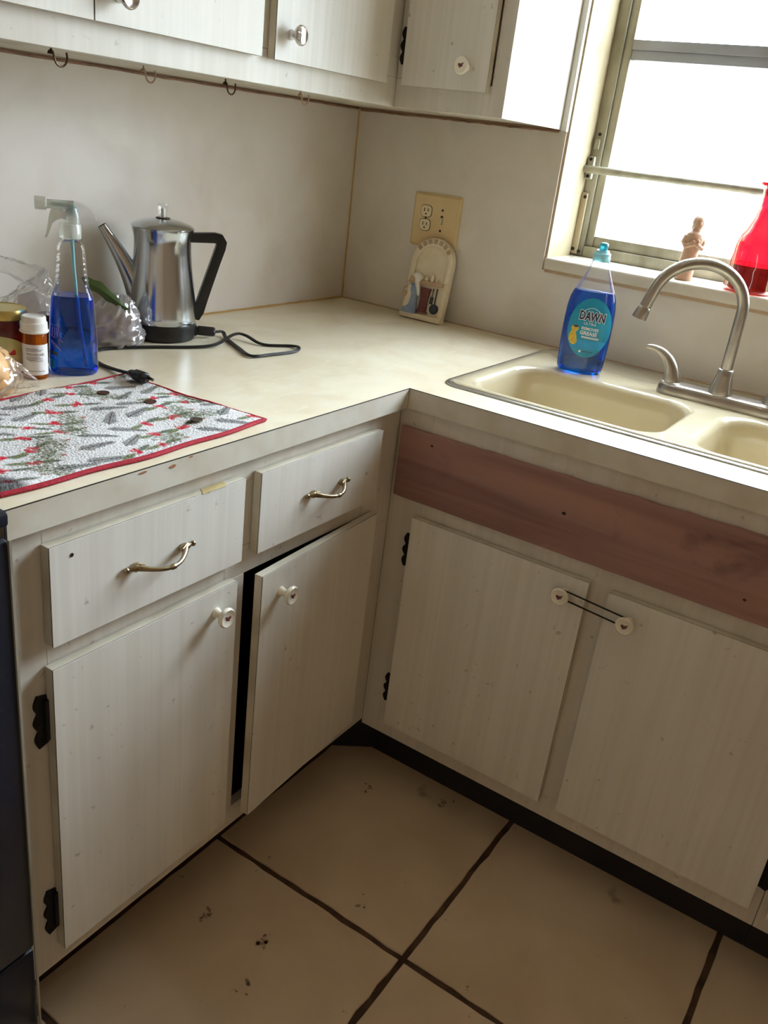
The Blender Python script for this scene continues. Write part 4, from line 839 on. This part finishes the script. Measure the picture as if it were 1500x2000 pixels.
# leaf lying across the bag neck
lf = []; n = 14; mb = MB(); vs = []
for i in range(n+1):
    q = i/n; w = .019*math.sin(math.pi*min(1, q*.88+.10))**.6*(1+.12*math.sin(q*17)); x = -.046+.078*q; z = .026-.040*q+.004*math.sin(q*5)
    vs += [(x-.004, -.002, z+w*.75), (x, -.006, z), (x+.003, -.002, z-w*.8)]
top = vs; bot = [(x, y+.0012, z) for x, y, z in vs]; N = len(vs); fs = []
for i in range(n):
    for j in range(2): a = i*3+j; fs += [(a, a+1, a+4, a+3), (a+N+3, a+N+4, a+N+1, a+N)]
    fs += [(i*3, i*3+3, i*3+3+N, i*3+N), (i*3+2, i*3+2+N, i*3+5+N, i*3+5)]
fs += [(0, N, N+1, 1), (1, N+1, N+2, 2)]
lo = build('green_leaf', MB().add(top+bot, fs), 'leaf', smooth=True); lo.location = Vector((gx, gy, ZC+.092))+Matrix.Rotation(gb.rotation_euler[2], 3, 'Z') @ Vector((.0, -.022, 0)); lo.rotation_euler = (0, 0, gb.rotation_euler[2])
tag(lo, 'dark green leaf resting on top of the produce bag', 'leaf')
# clear bag with white paper behind the jars, maroon bottle beside it
wx, wy = -1.035, -.072
wb = thing('clear_bag', (wx, wy, ZC), 'clear plastic bag with a pointed twisted top behind the jam jar', 'plastic bag', facing(wx, wy))
build('bag_film', bagmesh([(.045, .002, -.02), (.062, .006, -.02), (.060, .03, -.02), (.052, .06, -.015), (.040, .085, -.005), (.024, .108, .008), (.012, .124, .017), (.003, .140, .024)], crump=.007, sy=.55, seed=3.), 'bag', wb, smooth=True, angle=80)
build('bag_tail', MB().add(*(lambda g: (g.v, g.f))(bagmesh([(.020, .0, 0), (.018, .04, .0), (.013, .09, .0), (.008, .16, 0), (.010, .20, 0)], crump=.006, sy=.25, seed=5.).xf(lambda x, y, z: (.030-z*.95, y+.004, .118+z*.34+x*.9)))), 'bag', wb, smooth=True, angle=80)
mb = MB(); mb.add([(-.026, -.004, .010), (.034, -.004, .006), (.036, -.004, .088), (.004, -.006, .104), (-.024, -.004, .094), (-.026, .0, .010), (.034, .0, .006), (.036, .0, .088), (.004, -.002, .104), (-.024, .0, .094)], [(0,1,2,3,4), (9,8,7,6,5), (0,5,6,1), (1,6,7,2), (2,7,8,3), (3,8,9,4), (4,9,5,0)])
pp = build('paper_sleeve', mb, 'paper'); pp.location = (wx, wy, ZC); pp.rotation_euler = (0, 0, facing(wx, wy)); tag(pp, 'white folded paper sleeve inside the clear pointed bag', 'paper')
mx_, my_ = -1.060, -.148
mr = thing('maroon_bottle', (mx_, my_, ZC), 'short dark maroon bottle between pill bottle and spray bottle', 'bottle', facing(mx_, my_))
build('body', MB().lathe([(.024, 0), (.0265, .003), (.0265, .052), (.022, .062), (.016, .066), (.016, .070)], 30), 'maroon', mr, smooth=True, angle=50)
build('cap', MB().lathe([(.0175, .066), (.018, .067), (.018, .078), (.016, .080), (0, .080)], 30, cap=False), 'maroon', mr, smooth=True, angle=40)
# bun in a clear bag
ux, uy = -1.2595, -.255
ub = thing('bun_bag', (ux, uy, ZC), 'clear plastic bag wrapped round a bun, left edge by the towel', 'plastic bag', facing(ux, uy))
build('bag_film', bagmesh([(.030, .002, 0), (.048, .004, .0), (.054, .022, .0), (.051, .046, -.002), (.038, .066, -.006), (.018, .080, -.012)], crump=.006, sy=.85, seed=7.), 'bag', ub, smooth=True, angle=80)
build('bag_corner', MB().add(*(lambda g: (g.v, g.f))(bagmesh([(.028, 0, 0), (.026, .02, 0), (.018, .04, 0), (.004, .062, 0)], crump=.005, sy=.5, seed=9.).xf(lambda x, y, z: (.026+z*.9, y, .036-z*.35+x*.8)))), 'bag', ub, smooth=True, angle=80)
bn = build('bread_bun', MB().lathe([(.001, 0), (.028, .001), (.039, .010), (.043, .024), (.041, .040), (.032, .055), (.017, .063), (.001, .065)], 32, cap=False), 'bun', smooth=True, angle=80); bn.location = (ux, uy, ZC+.005); tag(bn, 'golden round bread bun inside clear bag at left edge', 'bread')

# ------------------------------------------------------------------ holly-print dish towel
TX0, TX1, TY0, TY1 = -1.470, -1.020, -.608, -.300
NX, NY = 400, 270
gx_ = np.linspace(TX0, TX1, NX); gy_ = np.linspace(TY0, TY1, NY); GX, GY = np.meshgrid(gx_, gy_)
img = np.ones((NY, NX, 3))*np.array(S(224, 222, 222)[:3]); img *= (1+RNG.normal(0, .05, (NY, NX, 1)))
def seg(x0, y0, x1, y1, w, col, dens=1.):
    pad = w*1.6; i0, i1 = np.searchsorted(gx_, (min(x0, x1)-pad, max(x0, x1)+pad)); j0, j1 = np.searchsorted(gy_, (min(y0, y1)-pad, max(y0, y1)+pad))
    if i1 <= i0 or j1 <= j0: return
    X_, Y_ = GX[j0:j1, i0:i1], GY[j0:j1, i0:i1]; dx, dy = x1-x0, y1-y0; L2 = dx*dx+dy*dy+1e-12
    t_ = np.clip(((X_-x0)*dx+(Y_-y0)*dy)/L2, 0, 1); d = np.hypot(X_-x0-t_*dx, Y_-y0-t_*dy)
    a = np.clip((w-d)/(w*.45), 0, 1)[..., None]*dens*(RNG.uniform(.55, 1, X_.shape)[..., None])
    img[j0:j1, i0:i1] = img[j0:j1, i0:i1]*(1-a)+np.array(col[:3])*a
GR, OL, DG, RD = S(96, 102, 86), S(120, 126, 88), S(70, 76, 70), S(206, 44, 62)
def pine(x, y, a, L):
    for k in range(22):
        q = k/21; px2, py2 = x+math.cos(a)*L*(q-.5), y+math.sin(a)*L*(q-.5); l = L*.26*(1-.65*q)
        for s_ in (-1, 1): b = a+s_*.75; seg(px2, py2, px2+math.cos(b)*l, py2+math.sin(b)*l, .0016, DG, .62)
    seg(x-math.cos(a)*L*.5, y-math.sin(a)*L*.5, x+math.cos(a)*L*.62, y+math.sin(a)*L*.62, .0013, S(96, 70, 66), .8)
def holly(x, y, a):
    for s_ in (-1, 1):
        b = a+(0 if s_ > 0 else math.pi)+.25
        for k in range(7):
            q = k/6; seg(x+math.cos(b)*(.006+.026*q), y+math.sin(b)*(.006+.026*q), x+math.cos(b)*(.010+.026*q), y+math.sin(b)*(.010+.026*q), .0066*math.sin(math.pi*(.15+.8*q)), GR if s_ > 0 else OL, .8)
    for k in range(6): seg(x+RNG.normal(0, .0042), y+RNG.normal(0, .0042), x+RNG.normal(0, .0042), y+RNG.normal(0, .0042), .0036, RD, .9)
def mistle(x, y, a):
    for k in range(7):
        b = a+(k-3)*.30; L = .042*RNG.uniform(.7, 1.1); ex, ey = x+math.cos(b)*L, y+math.sin(b)*L; seg(x, y, ex, ey, .0012, OL, .8)
        for q in (.45, .7, 1.): 
            for s_ in (-1, 1): c = b+s_*.8; sx2, sy2 = x+math.cos(b)*L*q, y+math.sin(b)*L*q; seg(sx2, sy2, sx2+math.cos(c)*.0075, sy2+math.sin(c)*.0075, .0026, GR if s_ > 0 else OL, .75)
    seg(x-.001, y, x+.002, y, .0026, RD, .8)
k = 0
for jy_ in range(8):
    for ix_ in range(10):
        x = TX0+.022+ix_*.047+(jy_ % 2)*.022+RNG.normal(0, .003); y = TY0+.022+jy_*.0395+RNG.normal(0, .003); kind = (ix_*2+jy_*3) % 5
        a = RNG.uniform(-.5, .5)
        if kind in (0, 3): holly(x, y, a-.4)
        elif kind in (1, 4): pine(x, y, a+(.5 if jy_ % 2 else -.7), .050)
        else: mistle(x, y, a+RNG.choice([.6, 2.6]))
# darker printed border at the front left corner
dk = np.clip((TX0+.040-GX)/.012, 0, 1)*np.clip((TY0+.070-GY)/.02, 0, 1); dk = (dk*RNG.uniform(.6, 1, dk.shape))[..., None]; img = img*(1-dk)+np.array(S(44, 50, 50)[:3])*dk
edge_d = np.minimum.reduce([GX-TX0, TX1-GX, GY-TY0, TY1-GY]); 
HZ = .0032+.0016*np.sin(GX*31+GY*17)+.0012*np.sin(GY*43-GX*23+1)+RNG.normal(0, .00045, GX.shape)
HZ += .006*np.exp(-((GX-TX0)/.05)**2-((GY-TY0)/.05)**2)
HZ *= np.clip(edge_d/.004, .35, 1)
warp_x = .004*np.sin(GY*19)+.0015*np.sin(GY*60); warp_y = .004*np.sin(GX*12+.6)+.002*np.sin(GX*41)
# the right end is cut slightly askew
PX = GX+warp_x+(GX-TX0)/(TX1-TX0)*((GY-TY1)/(TY0-TY1))*.006; PY = GY+warp_y+.002
tw = thing('dish_towel', (-1.24, -.455, ZC), 'white terry dish towel printed with holly and pine sprigs, red hem', 'towel')
vv = np.stack([PX+1.24, PY+.455, np.maximum(HZ, .0006)], -1).reshape(-1, 3)
idx = np.arange(NX*NY).reshape(NY, NX); q = np.stack([idx[:-1, :-1], idx[:-1, 1:], idx[1:, 1:], idx[1:, :-1]], -1).reshape(-1, 4)
me = bpy.data.meshes.new('terry_cloth'); me.vertices.add(len(vv)); me.vertices.foreach_set('co', vv.ravel()); me.loops.add(q.size); me.loops.foreach_set('vertex_index', q.ravel().astype(np.int32))
me.polygons.add(len(q)); me.polygons.foreach_set('loop_start', np.arange(0, q.size, 4, dtype=np.int32)); me.update(calc_edges=True); me.validate()
ca = me.color_attributes.new('print', 'FLOAT_COLOR', 'POINT'); ca.data.foreach_set('color', np.concatenate([np.clip(img, 0, 1), np.ones((NY, NX, 1))], -1).astype(np.float32).ravel())
me.polygons.foreach_set('use_smooth', [True]*len(q))
M = pmat('printed_terry', (.8, .8, .8, 1), .95, spec=.1); nt = M.node_tree; at = nd(nt, 'ShaderNodeAttribute', attribute_name='print'); nt.links.new(at.outputs['Color'], nt.nodes['Principled BSDF'].inputs['Base Color']); MT['terry'] = M
bump(M, 900, .5, .0015)
me.materials.append(M); o = bpy.data.objects.new('terry_cloth', me); COL.objects.link(o); o.parent = tw
def rimline(sl): return [Vector((PX[j, i], PY[j, i], ZC+max(.0025, HZ[j, i]*.8))) for j, i in sl]
st = 5
for nm, sl, r in (('hem', [(0, i) for i in range(0, NX, st)], .0042), ('hem', [(j, NX-1) for j in range(0, NY, st)], .0020), ('hem', [(NY-1, i) for i in range(0, NX, st)], .0020), ('hem', [(j, 0) for j in range(0, NY, st)], .0022)):
    pts = rimline(sl); pts = [q_+Vector((0, 0, .0002*math.sin(i*1.3))) for i, q_ in enumerate(pts)]
    for q_ in pts: q_.z = max(q_.z, ZC+r*.75)
    build(nm, MB().tube(pts, r, 8, flat=.7), 'redhem', tw, world=True, smooth=True)
def tz(x, y): i = min(NX-1, max(0, int(np.searchsorted(gx_, x)))); j = min(NY-1, max(0, int(np.searchsorted(gy_, y)))); return HZ[max(0, j-4):j+5, max(0, i-4):i+5].max()
for (x, y, mt, lab) in ((-1.121, -.3615, 'copper', 'brown penny on the towel, nearest the cord plug'), (-1.0995, -.4435, 'copper', 'brown penny on the towel, middle of the three'), (-1.1040, -.5465, 'copper2', 'dark greenish-brown penny on the towel, nearest the red front hem')):
    mb = MB().lathe([(.0088, 0), (.0095, .0003), (.0095, .0013), (.0090, .0016), (.0084, .0013), (.004, .0013), (.003, .0016), (0, .0016)], 28, cap=False); mb.lathe([(.0001, 0), (.0088, 0)], 28, cap=False)
    c_ = build('penny', mb, mt, smooth=True, angle=30); c_.location = (x, y, ZC+tz(x, y)); tag(c_, lab, 'coin', 'pennies on the towel')

# ------------------------------------------------------------------ black kitchen range beyond the counter end
rg = thing('kitchen_range', (-1.865, -.33, 0), 'black kitchen appliance standing against the left end of the counter', 'appliance')
build('body', MB().box((-2.24, -.625, .02), (-1.4865, -.02, .866)), 'enamel', rg, world=True, bevel=.003)
build('cooktop', MB().box((-2.243, -.648, .8665), (-1.4850, -.02, .884)), 'enamel', rg, world=True, bevel=.004)
od = build('oven_door', MB().box((-2.236, -.655, .235), (-1.490, -.626, .855)), 'enamel', rg, world=True, bevel=.006)
build('door_handle', MB().tube([(-2.15, -.656, .80), (-2.15, -.695, .80), (-1.58, -.695, .80), (-1.58, -.656, .80)], .011, 12), 'enamel', od, world=True, smooth=True)
build('storage_drawer', MB().box((-2.236, -.652, .07), (-1.490, -.626, .228)), 'enamel', rg, world=True, bevel=.006)
build('edge_trim', MB().box((-1.4935, -.6575, .07), (-1.4905, -.6545, .855)), 'winmetal', rg, world=True)
for x, y, r in ((-2.05, -.48, .09), (-1.68, -.48, .075), (-2.05, -.20, .075), (-1.68, -.20, .09)):
    build('coil_burner', MB().tube([(x+r*(.2+.8*i/72)*math.cos(i*.35), y+r*(.2+.8*i/72)*math.sin(i*.35), .891) for i in range(73)], .0045, 6), 'iron', rg, world=True, smooth=True)
